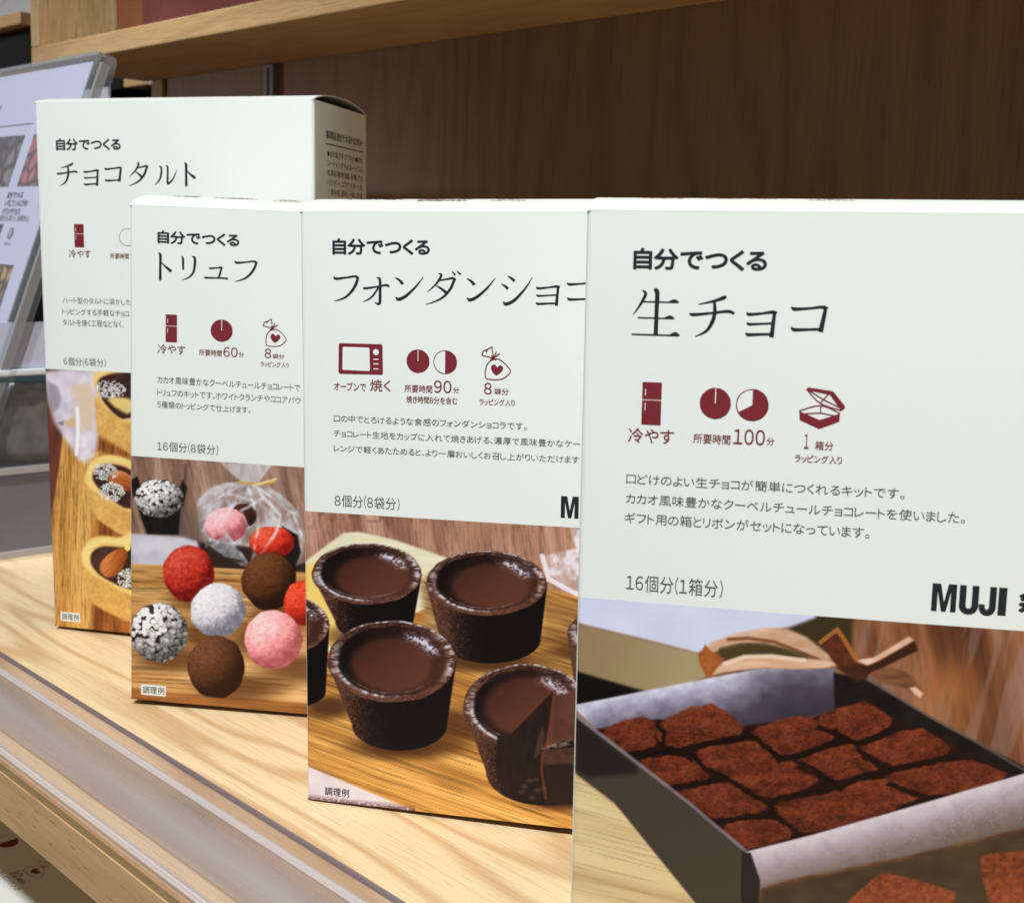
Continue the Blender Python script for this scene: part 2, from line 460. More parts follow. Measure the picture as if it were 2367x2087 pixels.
def icon(pr, kind, u0, u1, h0, h1):
    W, H = u1 - u0, h1 - h0
    q = lambda pts: [(u0 + x * W, h0 + y * H) for x, y in pts]
    if kind == 'fridge':
        pr.poly(q([(.03, .0), (.97, .0), (1, .01), (1, .565), (.97, .575), (.03, .575), (0, .56), (0, .015)]))
        pr.poly(q([(.03, .60), (.97, .60), (1, .61), (1, .985), (.97, 1), (.03, 1), (0, .985), (0, .61)]))
        pr.poly(q([(.15, .69), (.19, .69), (.19, .84), (.15, .84)]), 1, 1)
        pr.poly(q([(.15, .34), (.19, .34), (.19, .51), (.15, .51)]), 1, 1)
    elif kind.startswith('clock'):
        cx, cy = (u0 + u1) / 2, (h0 + h1) / 2
        if kind == 'clock':
            pr.disc(cx, cy, W / 2, H / 2, wob=.012)
            pr.poly(q([(.485, .5), (.515, .5), (.515, .97), (.485, .97)]), 1, 1)
        elif kind == 'clock_o':
            pr.disc(cx, cy, W / 2, H / 2, k=2); pr.disc(cx, cy, W / 2 - .008, H / 2 - .008, k=1, layer=1)
        else:
            pr.disc(cx, cy, W / 2, H / 2, wob=.01)
            pr.disc(cx, cy, W / 2 - .009, H / 2 - .009, k=1, layer=1)
            if kind == 'clock30':
                pr.disc(cx, cy, W / 2 - .003, H / 2 - .003, 0, 180, layer=2)
            else:
                pr.disc(cx, cy, W / 2 - .003, H / 2 - .003, 0, 240, layer=2)
    elif kind == 'bag':
        w = .0105
        pr.line(q([(.40, .63), (.58, .63), (.78, .52), (.93, .38), (1, .28), (.93, .17), (.78, .06), (.62, .01), (.40, .0), (.2, .015), (.14, .06), (.13, .25), (.17, .42), (.27, .55), (.38, .62)]), w)
        pr.line(q([(.37, .66), (.2, .70), (.0, .74), (.05, .87), (.19, .92), (.15, .83), (.19, .92), (.35, 1.0), (.36, .88), (.41, .70)]), w, straight=True)
        pr.line(q([(.30, .60), (.42, .68), (.62, .80)]), w * 1.3)
        pr.line(q([(.33, .74), (.42, .66), (.48, .60)]), w * 1.3)
        pr.line(q([(.50, .86), (.44, .72), (.38, .58)]), w)
        pr.poly(q([(.51, .13), (.62, .19), (.72, .28), (.75, .36), (.72, .43), (.64, .45), (.57, .41), (.54, .37), (.50, .44), (.42, .47), (.34, .43), (.32, .34), (.37, .24), (.44, .17)]))
    elif kind == 'oven':
        pr.poly(q([(.03, 0), (.97, .01), (1, .05), (.99, .95), (.96, 1), (.04, 1), (.01, .96), (0, .06)]))
        pr.poly(q([(.11, .13), (.69, .12), (.71, .16), (.70, .85), (.68, .88), (.12, .88), (.10, .85), (.09, .16)]), 1, 1)
        pr.disc(u0 + .845 * W, h0 + .74 * H, .065 * W, .095 * H, k=1, layer=1)
        for y in (.49, .34, .18):
            pr.poly(q([(.79, y), (.90, y), (.90, y + .035), (.79, y + .035)]), 1, 1)
    elif kind == 'gift':
        # lid
        pr.poly(q([(.13, .96), (.18, 1), (.70, .93), (.73, .86), (.64, .84), (.2, .92)]))
        pr.poly(q([(.64, .86), (.72, .93), (1, .58), (.99, .52), (.92, .46), (.88, .52)]))
        for a in ([(.14, .95), (.45, .63), (.92, .47)], [(.2, .92), (.52, .72), (.88, .54)], [(.52, .72), (.62, .85)], [(.52, .72), (.46, .64)]):
            pr.line(q(a), .009)
        # tray
        pr.poly(q([(0, .42), (.46, .22), (.46, 0), (.02, .20)]))
        pr.poly(q([(.46, .22), (.90, .40), (.89, .20), (.46, 0)]))
        for a in ([(0, .42), (.47, .57), (.90, .40)], [(.47, .57), (.47, .39)], [(.47, .39), (.14, .36)], [(.47, .39), (.76, .34)]):
            pr.line(q(a), .009)

def brand_mark(pr, u0, u1, h0, h1, letters='MUJI'):
    sx, sy = (u1 - u0) / 962.0, (h1 - h0) / 358.0
    q = lambda pts: [(u0 + x * sx, h0 + y * sy) for x, y in pts]
    def arc(cx, cy, rx, ry, a0, a1, n=10):
        return [(cx + rx * math.cos(math.radians(a0 + (a1 - a0) * i / n)), cy + ry * math.sin(math.radians(a0 + (a1 - a0) * i / n))) for i in range(n + 1)]
    pr.poly(q([(0, 0), (0, 358), (112, 358), (162, 120), (210, 358), (320, 358), (320, 0), (246, 0), (246, 255), (190, 0), (130, 0), (74, 255), (74, 0)]))
    pr.poly(q([(355, 358), (355, 95)] + arc(480, 95, 125, 112, 180, 360) + [(605, 358), (517, 358), (517, 100)] + arc(480, 100, 37, 40, 360, 180)[1:] + [(443, 358)]))
    pr.poly(q([(742, 358), (830, 358), (830, 95)] + arc(720, 95, 110, 112, 360, 180)[1:] + [(610, 128), (688, 128), (688, 100)] + arc(715, 100, 27, 38, 180, 360)[1:]))
    pr.poly(q([(855, 0), (855, 358), (962, 358), (962, 0)]))

# ------------------------------------------------------------------ cartons
WT = {'heading': 0.032, 'caption': 0.009, 'capnum': 0.008, 'desc': 0.0, 'count': 0.0, 'photocap': 0.008, 'logo2': 0.05}
def bow(u, h, W, H):
    """filled cartons belly out a touch at the front"""
    return 0.035 * math.sin(math.pi * min(max(u / W, 0), 1)) * math.sin(math.pi * min(max(h / H, 0), 1))

def rounded(w, d, r, seg=5, cuts=0):
    pts = []
    for cx, cy, a in ((w - r, r, -90), (w - r, d - r, 0), (r, d - r, 90), (r, r, 180)):
        for i in range(seg + 1):
            t = math.radians(a + 90 * i / seg)
            pts.append((cx + r * math.cos(t), cy + r * math.sin(t)))
    for i in range(1, cuts + 1):
        pts.append((r + (w - 2 * r) * i / (cuts + 1), 0.0))
    return pts

def carton(key, name, W, D, H, loc, rot, bulge, sag, em, label, photo_h, painter, Hm, group):
    root = empty(name, loc)
    root.matrix_world = Matrix.Translation(Vector(loc) * S) @ (Matrix.Rotation(rot[0], 4, 'Z') @ Matrix.Rotation(rot[1], 4, 'X') @ Matrix.Rotation(rot[2], 4, 'Y'))
    tag(root, label, 'box', group)
    t = 0.016
    # sleeve: four walls with soft vertical folds
    o_, i_ = rounded(W, D, 0.05, cuts=14), rounded(W - 2 * t, D - 2 * t, 0.035, cuts=14)
    n = len(o_)
    rings = []
    lv = [0.0, 0.012] + [H * i / 16 for i in range(1, 16)] + [H - 0.012, H]
    v = []
    for k, z in enumerate(lv):
        ins = 0.006 if k == 0 else 0.0
        v += [(ins + x * (W - 2 * ins) / W, ins + y * (D - 2 * ins) / D - (bow(x, z, W, H) if y < 1e-5 else 0), z) for x, y in o_]
    for z in (H - 0.002, 0.002):
        v += [(x + t, y + t, z) for x, y in i_]
    f, fm = [], []
    nr = len(lv) + 2
    for r in range(nr):
        for i in range(n):
            j = (i + 1) % n
            r2 = (r + 1) % nr
            f.append((r * n + i, r * n + j, r2 * n + j, r2 * n + i)); fm.append(1 if r == nr - 2 else 0)
    body = mesh_obj('carton_sleeve', v, f, [M['carton'], M['carton_inside']], root, fm)
    # smooth only across the rounded folds
    for p in body.data.polygons:
        p.use_smooth = True
    bm = bmesh.new(); bm.from_mesh(body.data)
    bmesh.ops.recalc_face_normals(bm, faces=bm.faces)
    for e in bm.edges:
        if len(e.link_faces) == 2 and e.calc_face_angle(0) > math.radians(25):
            e.smooth = False
    bm.to_mesh(body.data); bm.free()
    # arched lid and sagging base flap
    def arch(d, b):
        x = min(max(d / D, 0.0), 1.0)
        return b * (1 - abs(2 * x - 1) ** 2.4)
    def flap(nm, z0, b, mat_out):
        nd = 24
        vv, ff, kk = [], [], []
        for side in (0, 1):
            for x in (0.004, W - 0.004):
                for i in range(nd + 1):
                    d = D * (i - 1) / (nd - 2)
                    z = z0 + arch(d, b) + (0.012 if (side == 0) == (b > 0) else -0.002)
                    if b > 0 and i <= 1:      # the front fold rolls over the sleeve's top edge
                        d, z = ((-0.0008, z0 - 0.008), (-0.0004, z0 + 0.004))[i] if side == 0 else ((0.008, z0 - 0.02), (0.010, z0 - 0.006))[i]
                    else:
                        d = min(max(d, 0.004), D - 0.004)
                    vv.append((x, d, z))
        s = nd + 1
        for i in range(nd):
            ff.append((i, i + 1, s + i + 1, s + i)); kk.append(0)
            ff.append((2 * s + i, 3 * s + i, 3 * s + i + 1, 2 * s + i + 1)); kk.append(1)
            ff.append((i, 2 * s + i, 2 * s + i + 1, i + 1)); kk.append(0)
            ff.append((s + i, s + i + 1, 3 * s + i + 1, 3 * s + i)); kk.append(0)
        ff.append((0, s, 3 * s, 2 * s)); kk.append(0)
        ff.append((nd, 2 * s + nd, 3 * s + nd, s + nd)); kk.append(0)
        o = mesh_obj(nm, vv, ff, [mat_out, M['carton_inside']], root, kk)
        bm = bmesh.new(); bm.from_mesh(o.data)
        bmesh.ops.recalc_face_normals(bm, faces=bm.faces)
        for fc in bm.faces: fc.smooth = True
        for e in bm.edges:
            if len(e.link_faces) == 2 and e.calc_face_angle(0) > math.radians(35): e.smooth = False
        bm.to_mesh(o.data); bm.free()
        return o
    flap('lid_flap', H, bulge, M['carton'])
    flap('base_flap', 0.0, -sag, M['printed_base'])
    for sx in (0, 1):     # dust flaps folded in under the lid
        a, bb = (t, 0.62) if sx == 0 else (W - t, W - 0.62)
        mesh_obj('dust_flap', [(a, 0.06, H - 0.03), (a, D - 0.06, H - 0.03), (bb, D - 0.2, H - 0.16), (bb, 0.2, H - 0.16)], [(0, 1, 2, 3)], M['carton_inside'], root)
    front = lambda u, h, e: (u, -e - bow(u, h, W, H), h)
    # printing
    groups = {'heading': 'heading_lettering', 'caption': 'caption_lettering', 'desc': 'description_lettering', 'count': 'serving_lettering', 'photocap': 'photo_note', 'logo2': 'brand_lettering'}
    prs = {}
    for kind, s, u0, u1, h0, h1 in TEXT[key]:
        g = 'caption' if kind == 'capnum' else kind
        pr = prs.setdefault(g, Print())
        if kind == 'photocap' :
            if key in 'TR':
                pr.poly([(u0 - .022, h0 - .018), (u1 + .02, h0 - .018), (u1 + .02, h1 + .018), (u0 - .022, h1 + .018)], 1)
            b0 = len(pr.v)
            pr.text(s, u0, u1, h0, h1, WT[kind])
            for i in range(b0, len(pr.v)): pr.layer[i] = 2
        else:
            pr.text(s, u0, u1, h0, h1, WT[kind])
    if key in LOGO:
        pr = prs.setdefault('logo2', Print())
        brand_mark(pr, *LOGO[key])
    for g, pr in prs.items():
        ink = {'caption': 'red_ink', 'desc': 'grey_ink', 'count': 'grey_ink'}.get(g, 'ink')
        e = 0.001 if g == 'photocap' else 0.0
        pr.build(groups[g], [M[ink], M['paper_ink']], root, lambda u, h, x, e=e: (u, -x - e - bow(u, h, W, H), h))
    pr = Print(); title(pr, TITLE[key], em, 1.32 if key == 'T' else 1.15)
    pr.build('title_lettering', [M['ink']], root, front)
    names = {'fridge': 'fridge_icon', 'bag': 'wrapped_bag_icon', 'oven': 'oven_icon', 'gift': 'gift_box_icon'}
    for kind, u0, u1, h0, h1 in ICON[key]:
        pr = Print(); icon(pr, kind, u0, u1, h0, h1)
        pr.build(names.get(kind, 'clock_icon'), [M['red_ink'], M['paper_ink'], M['grey_ink']], root, front)
        if key != 'T':     # the same row printed again on the lid
            d0 = 0.34
            pr2 = Print(); icon(pr2, kind, u0, u1, d0 + .14, d0 + .14 + (h1 - h0))
            pr2.build('lid_icon', [M['red_ink'], M['paper_ink'], M['grey_ink']], root, lambda u, d, e: (u, d, H + arch(d, bulge) + 0.014 + e))
    if key != 'T':
        pr = Print()
        for kind, s, u0, u1, h0, h1 in TEXT[key]:
            if kind in ('caption', 'capnum'):
                pr.text(s, u0, u1, h0 - 3.97, h1 - 3.97, 0.02)
        pr.build('lid_lettering', [M['red_ink']], root, lambda u, d, e: (u, d, H + arch(d, bulge) + 0.014 + e))
    photo_print(root, key, W, H, photo_h, painter, Hm)
    return root

# ------------------------------------------------------------------ layout of the printing on each carton face (u from left, h from bottom)
TEXT = {
 'T':[
  ('heading', '自分でつくる', 0.33, 1.346, 6.923, 7.089),
  ('caption', '冷やす', 0.478, 0.834, 5.44, 5.558),
  ('caption', '所要時間', 1.138, 1.433, 5.437, 5.515),
  ('desc', 'ハート型のタルトに溶かした', 0.351, 1.447, 4.796, 4.884),
  ('desc', 'トッピングする手軽なチョコ', 0.336, 1.415, 4.633, 4.724),
  ('desc', 'タルトを焼く工程などなく、', 0.338, 1.331, 4.477, 4.573),
  ('count', '6個分(6袋分)', 0.329, 1.019, 3.909, 4.031),
  ('photocap', '調理例', 0.143, 0.424, 0.111, 0.212),
 ],
 'R':[
  ('heading', '自分でつくる', 0.353, 1.361, 5.686, 5.842),
  ('caption', '冷やす', 0.359, 0.709, 4.377, 4.492),
  ('caption', '所要時間', 0.88, 1.165, 4.381, 4.457),
  ('capnum', '60', 1.184, 1.361, 4.382, 4.499),
  ('caption', '分', 1.377, 1.44, 4.389, 4.445),
  ('capnum', '8', 1.695, 1.776, 4.394, 4.508),
  ('caption', '袋分', 1.792, 1.936, 4.391, 4.452),
  ('caption', 'ラッピング入り', 1.645, 1.997, 4.289, 4.353),
  ('desc', 'カカオ風味豊かなクーベルチュールチョコレートで', 0.355, 2.142, 4.016, 4.105),
  ('desc', 'トリュフのキットです。ホワイトクランチやココアパウ', 0.355, 2.149, 3.864, 3.948),
  ('desc', '5種類のトッピングで仕上げます。', 0.355, 1.53, 3.718, 3.801),
  ('count', '16個分(8袋分)', 0.356, 1.133, 3.187, 3.31),
  ('photocap', '調理例', 0.17, 0.452, 0.09, 0.188),
 ],
 'F':[
  ('heading', '自分でつくる', 0.345, 1.352, 5.703, 5.863),
  ('caption', 'オーブンで', 0.349, 0.693, 4.359, 4.446),
  ('caption', '焼く', 0.735, 0.951, 4.362, 4.481),
  ('caption', '所要時間', 1.097, 1.384, 4.365, 4.441),
  ('capnum', '90', 1.402, 1.581, 4.371, 4.493),
  ('caption', '分', 1.599, 1.659, 4.376, 4.433),
  ('caption', '焼き時間8分を含む', 1.116, 1.644, 4.26, 4.331),
  ('capnum', '8', 1.91, 1.989, 4.373, 4.486),
  ('caption', '袋分', 2.013, 2.157, 4.373, 4.437),
  ('caption', 'ラッピング入り', 1.865, 2.22, 4.266, 4.33),
  ('desc', '口の中でとろけるような食感のフォンダンショコラです。', 0.345, 2.343, 4.038, 4.112),
  ('desc', 'チョコレート生地をカップに入れて焼きあげる、濃厚で風味豊かなケー', 0.344, 2.871, 3.886, 3.96),
  ('desc', 'レンジで軽くあたためると、より一層おいしくお召し上がりいただけます', 0.343, 2.866, 3.735, 3.807),
  ('count', '8個分(8袋分)', 0.348, 1.045, 3.171, 3.3),
  ('photocap', '調理例', 0.206, 0.477, 0.067, 0.159),
 ],
 'W':[
  ('heading', '自分でつくる', 0.367, 1.358, 5.685, 5.847),
  ('caption', '冷やす', 0.369, 0.721, 4.365, 4.482),
  ('caption', '所要時間', 0.868, 1.147, 4.385, 4.46),
  ('capnum', '100', 1.169, 1.403, 4.392, 4.51),
  ('caption', '分', 1.416, 1.473, 4.397, 4.454),
  ('capnum', '1', 1.691, 1.725, 4.384, 4.495),
  ('caption', '箱分', 1.772, 1.904, 4.379, 4.446),
  ('caption', 'ラッピング入り', 1.628, 1.972, 4.278, 4.34),
  ('desc', '口どけのよい生チョコが簡単につくれるキットです。', 0.365, 2.434, 4.041, 4.123),
  ('desc', 'カカオ風味豊かなクーベルチュールチョコレートを使いました。', 0.366, 2.869, 3.884, 3.967),
  ('desc', 'ギフト用の箱とリボンがセットになっています。', 0.361, 2.202, 3.73, 3.817),
  ('count', '16個分(1箱分)', 0.389, 1.139, 3.188, 3.329),
  ('logo2', '無印良品', 3.284, 4.354, 3.245, 3.424),
 ],
}
TITLE = {
 'T':[
  ('チ', 0.331, 0.657, 6.441, 6.752),
  ('ョ', 0.755, 1.002, 6.442, 6.653),
  ('コ', 1.088, 1.356, 6.496, 6.692),
  ('タ', 1.457, 1.762, 6.446, 6.758),
  ('ル', 1.858, 2.2, 6.455, 6.714),
  ('ト', 2.302, 2.475, 6.444, 6.753),
 ],
 'R':[
  ('ト', 0.354, 0.528, 5.253, 5.574),
  ('リ', 0.65, 0.834, 5.267, 5.553),
  ('ュ', 0.937, 1.226, 5.294, 5.438),
  ('フ', 1.311, 1.588, 5.281, 5.531),
 ],
 'F':[
  ('フ', 0.358, 0.624, 5.247, 5.498),
  ('ォ', 0.664, 0.937, 5.22, 5.483),
  ('ン', 0.998, 1.288, 5.264, 5.497),
  ('ダ', 1.313, 1.667, 5.233, 5.557),
  ('ン', 1.725, 2.012, 5.271, 5.497),
  ('シ', 2.07, 2.372, 5.237, 5.516),
  ('ョ', 2.414, 2.65, 5.242, 5.424),
  ('コ', 2.714, 2.977, 5.288, 5.465),
 ],
 'W':[
  ('生', 0.371, 0.732, 5.187, 5.529),
  ('チ', 0.807, 1.135, 5.194, 5.503),
  ('ョ', 1.227, 1.451, 5.205, 5.391),
  ('コ', 1.551, 1.81, 5.25, 5.439),
 ],
}
ICON = {
 'T':[
  ('fridge', 0.576, 0.729, 5.588, 5.912),
  ('clock_o', 1.287, 1.559, 5.619, 5.86),
 ],
 'R':[
  ('fridge', 0.459, 0.602, 4.52, 4.851),
  ('clock', 1.022, 1.296, 4.559, 4.824),
  ('bag', 1.671, 1.956, 4.537, 4.858),
 ],
 'F':[
  ('oven', 0.4, 0.871, 4.526, 4.832),
  ('clock', 1.117, 1.354, 4.56, 4.791),
  ('clock30', 1.393, 1.636, 4.557, 4.79),
  ('bag', 1.885, 2.173, 4.518, 4.835),
 ],
 'W':[
  ('fridge', 0.467, 0.615, 4.509, 4.837),
  ('clock', 0.906, 1.139, 4.577, 4.814),
  ('clock40', 1.176, 1.419, 4.573, 4.816),
  ('gift', 1.643, 1.972, 4.536, 4.844),
 ],
}
LOGO = {'F': (2.694, 3.221, 3.195, 3.41), 'W': (2.674, 3.201, 3.211, 3.423)}
PRINT_GAIN = 1.13
RES = {'T': 95, 'R': 115, 'F': 120, 'W': 130}
HOMO = {
 'T': [[135.160152, -6.864308, 125.127456], [-4.693724, -161.338727, 1445.934701], [-0.012583, -0.008174, 1.0]],
 'R': [[173.235266, -3.104566, 300.396404], [3.826849, -190.757655, 1614.484059], [-0.007098, -0.009446, 1.0]],
 'F': [[192.00424, -10.2804, 709.235688], [-7.989053, -226.833035, 1845.343415], [-0.016903, -0.010824, 1.0]],
 'W': [[247.087113, -13.728276, 1313.673676], [-7.322794, -289.583911, 2213.476475], [-0.020027, -0.015188, 1.0]]}

# ------------------------------------------------------------------ printed photographs (flat print, painted per point of the sheet)
def _hash(ix, iy, seed):
    h = (ix.astype(np.int64) * 374761393 + iy.astype(np.int64) * 668265263 + seed * 1274126177) & 0xffffffff
    h = ((h ^ (h >> 13)) * 1274126177) & 0xffffffff
    return ((h ^ (h >> 16)) & 0xffff) / 65535.0
def vnoise(x, y, seed=0):
    ix, iy = np.floor(x), np.floor(y)
    fx, fy = x - ix, y - iy
    fx, fy = fx * fx * (3 - 2 * fx), fy * fy * (3 - 2 * fy)
    a, b = _hash(ix, iy, seed), _hash(ix + 1, iy, seed)
    c, d = _hash(ix, iy + 1, seed), _hash(ix + 1, iy + 1, seed)
    return (a + (b - a) * fx) * (1 - fy) + (c + (d - c) * fx) * fy
def fbm(x, y, seed=0, oct=4, gain=0.5):
    s, a, t = 0, 1.0, 0
    for i in range(oct):
        s = s + a * vnoise(x * 2 ** i + 17.3 * i, y * 2 ** i - 9.1 * i, seed + i)
        t += a; a *= gain
    return s / t
def cells(x, y, seed=0):
    """Worley: nearest, second nearest distance and a random value of the cell"""
    ix, iy = np.floor(x), np.floor(y)
    f1 = np.full(x.shape, 9.0); f2 = f1.copy(); idv = np.zeros(x.shape)
    for dx in (-1, 0, 1):
        for dy in (-1, 0, 1):
            cx, cy = ix + dx, iy + dy
            d = np.hypot(cx + _hash(cx, cy, seed) - x, cy + _hash(cx, cy, seed + 7) - y)
            nw = d < f1
            f2 = np.where(nw, f1, np.minimum(f2, d))
            idv = np.where(nw, _hash(cx, cy, seed + 13), idv)
            f1 = np.where(nw, d, f1)
    return f1, f2, idv
def sm(a, b, x):
    t = np.clip((x - a) / (b - a), 0, 1)
    return t * t * (3 - 2 * t)
def C3(c): return np.array(c, float)[None, :]
def lay(img, mk, col):
    col = np.asarray(col, float)
    if col.ndim == 1: col = col[None, :]
    img += np.clip(mk, 0, 1)[:, None] * (col - img)
def ramp(t, *cs):
    t = np.clip(t, 0, 1)[:, None] * (len(cs) - 1)
    out = np.zeros((len(t), 3))
    for i, c in enumerate(cs):
        out += np.clip(1 - np.abs(t - i), 0, 1) * C3(c)
    return out
def poly(X, Y, pts, soft=3.0):
    """soft inside mask of a polygon"""
    pts = np.array(pts, float)
    d = np.full(X.shape, 1e12); ins = np.zeros(X.shape, bool)
    n = len(pts)
    for i in range(n):
        ax, ay = pts[i]; bx, by = pts[(i + 1) % n]
        ex, ey = bx - ax, by - ay
        wx, wy = X - ax, Y - ay
        t = np.clip((wx * ex + wy * ey) / (ex * ex + ey * ey + 1e-9), 0, 1)
        d = np.minimum(d, (wx - ex * t) ** 2 + (wy - ey * t) ** 2)
        cr = ((ay > Y) != (by > Y)) & (X < (bx - ax) * (Y - ay) / (by - ay + 1e-12) + ax)
        ins ^= cr
    d = np.sqrt(d) * np.where(ins, 1, -1)
    return sm(-soft, soft, d)
def rounder(pts, n=2):
    for _ in range(n):
        out = []
        for (ax, ay), (bx, by) in zip(pts, pts[1:] + pts[:1]):
            out += [(ax * .75 + bx * .25, ay * .75 + by * .25), (ax * .25 + bx * .75, ay * .25 + by * .75)]
        pts = out
    return pts
def seg(X, Y, pts, w, soft=2.0):
    d = np.full(X.shape, 1e12)
    for (ax, ay), (bx, by) in zip(pts[:-1], pts[1:]):
        ex, ey = bx - ax, by - ay
        t = np.clip(((X - ax) * ex + (Y - ay) * ey) / (ex * ex + ey * ey + 1e-9), 0, 1)
        d = np.minimum(d, np.hypot(X - ax - ex * t, Y - ay - ey * t))
    return 1 - sm(w / 2, w / 2 + soft, d)
def boards(X, Y, ang, pale, mid, dark, seed, f=0.05, st=12.0, fin=1.0):
    """timber seen in the print: streaks along an angle"""
    a = math.radians(ang)
    p = X * math.cos(a) + Y * math.sin(a); q = -X * math.sin(a) + Y * math.cos(a)
    big = fbm(p * f / st / 2, q * f / 2.2, seed, 3)
    fine = fbm(p * f * 3 / st, q * f * 4.5, seed + 5, 3)
    thin = fbm(p * f * 3 / st, q * f * 5.5, seed + 9, 3)
    col = ramp(sm(.22, .78, big * (1 - .4 * fin) + fine * .4 * fin), dark, mid, pale)
    ln = sm(.56, .72, thin)
    return col * (1 - .22 * fin * ln[:, None])
def sphere(img, X, Y, cx, cy, rx, ry, dark, pale, seed, rough=.35, nf=.12, lx=-.45, ly=-.65, edge=2.0, wob=.05, hi=None):
    x, y = (X - cx) / rx, (Y - cy) / ry
    r = np.hypot(x, y) * (1 + wob * (fbm(x * 3 + 5, y * 3, seed + 3, 2) - .5) * 2)
    mk = 1 - sm(1 - edge / rx, 1 + edge / rx, r)
    nz = np.sqrt(np.clip(1 - r * r, 0, 1))
    lz = math.sqrt(max(0.05, 1 - lx * lx - ly * ly))
    sh = np.clip(x * lx + y * ly + nz * lz, 0, 1)
    tx = fbm(X * nf, Y * nf, seed, 4) - .5
    t = np.clip(.10 + .9 * sh + rough * 2 * tx * (.5 + .5 * sh), 0, 1)
    t = t * (1 - .22 * sm(.56, .70, fbm(X * nf * 1.7 + 9, Y * nf * 1.7, seed + 6, 3)))
    lay(img, mk, ramp(t, dark, tuple((np.array(dark) + np.array(pale)) / 2), pale) if hi is None else ramp(t, dark, pale, hi))
    return mk, sh, r
def nibs(img, X, Y, cx, cy, rx, ry, seed, size=11.0, base=(66, 58, 48), pale=(240, 238, 236)):
    x, y = (X - cx) / rx, (Y - cy) / ry
    wv = 1 + .05 * (fbm(X / 9, Y / 9, seed + 2, 2) - .5) * 2
    r = np.hypot(x, y) * wv
    mk = 1 - sm(.965, 1.0, r)
    nz = np.sqrt(np.clip(1 - np.clip(r, 0, .98) ** 2, .04, 1))
    sh = np.clip(-.4 * x - .62 * y + .68 * nz, 0, 1)
    blob = np.zeros(X.shape); tone = np.zeros(X.shape)
    for li, (ox, sc) in enumerate(((0, 1.0), (311, .82), (733, .70))):
        gx = (X + 4 * (fbm(X / 8, Y / 8, seed + li, 2) - .5) + ox) / (size * sc); gy = (Y + 4 * (fbm(X / 8 + 40, Y / 8, seed + li, 2) - .5) + ox) / (size * sc)
        f1, f2, idv = cells(gx, gy, seed + li)
        g = sm(.60, .44, f1 * (.80 + .40 * idv)) * (idv > (.02, .35, .5)[li])
        tn = np.clip(.60 + .55 * sh + .25 * (idv - .5) - .45 * f1 - .06 * li, 0, 1.05)
        up = g > blob
        tone = np.where(up, tn, tone); blob = np.maximum(blob, g)
    wx, wy = X + 5 * (fbm(X / 10, Y / 10, seed, 2) - .5), Y + 5 * (fbm(X / 10 + 40, Y / 10, seed, 2) - .5)
    lay(img, mk, C3(base) * (.5 + .5 * sh[:, None]))
    lay(img, mk * blob, C3(pale) * np.clip(tone, .25, 1)[:, None])
def blobshade(img, X, Y, cx, cy, rx, ry, col, amt):
    r = np.hypot((X - cx) / rx, (Y - cy) / ry)
    lay(img, amt * (1 - sm(.25, 1.0, r)), col)

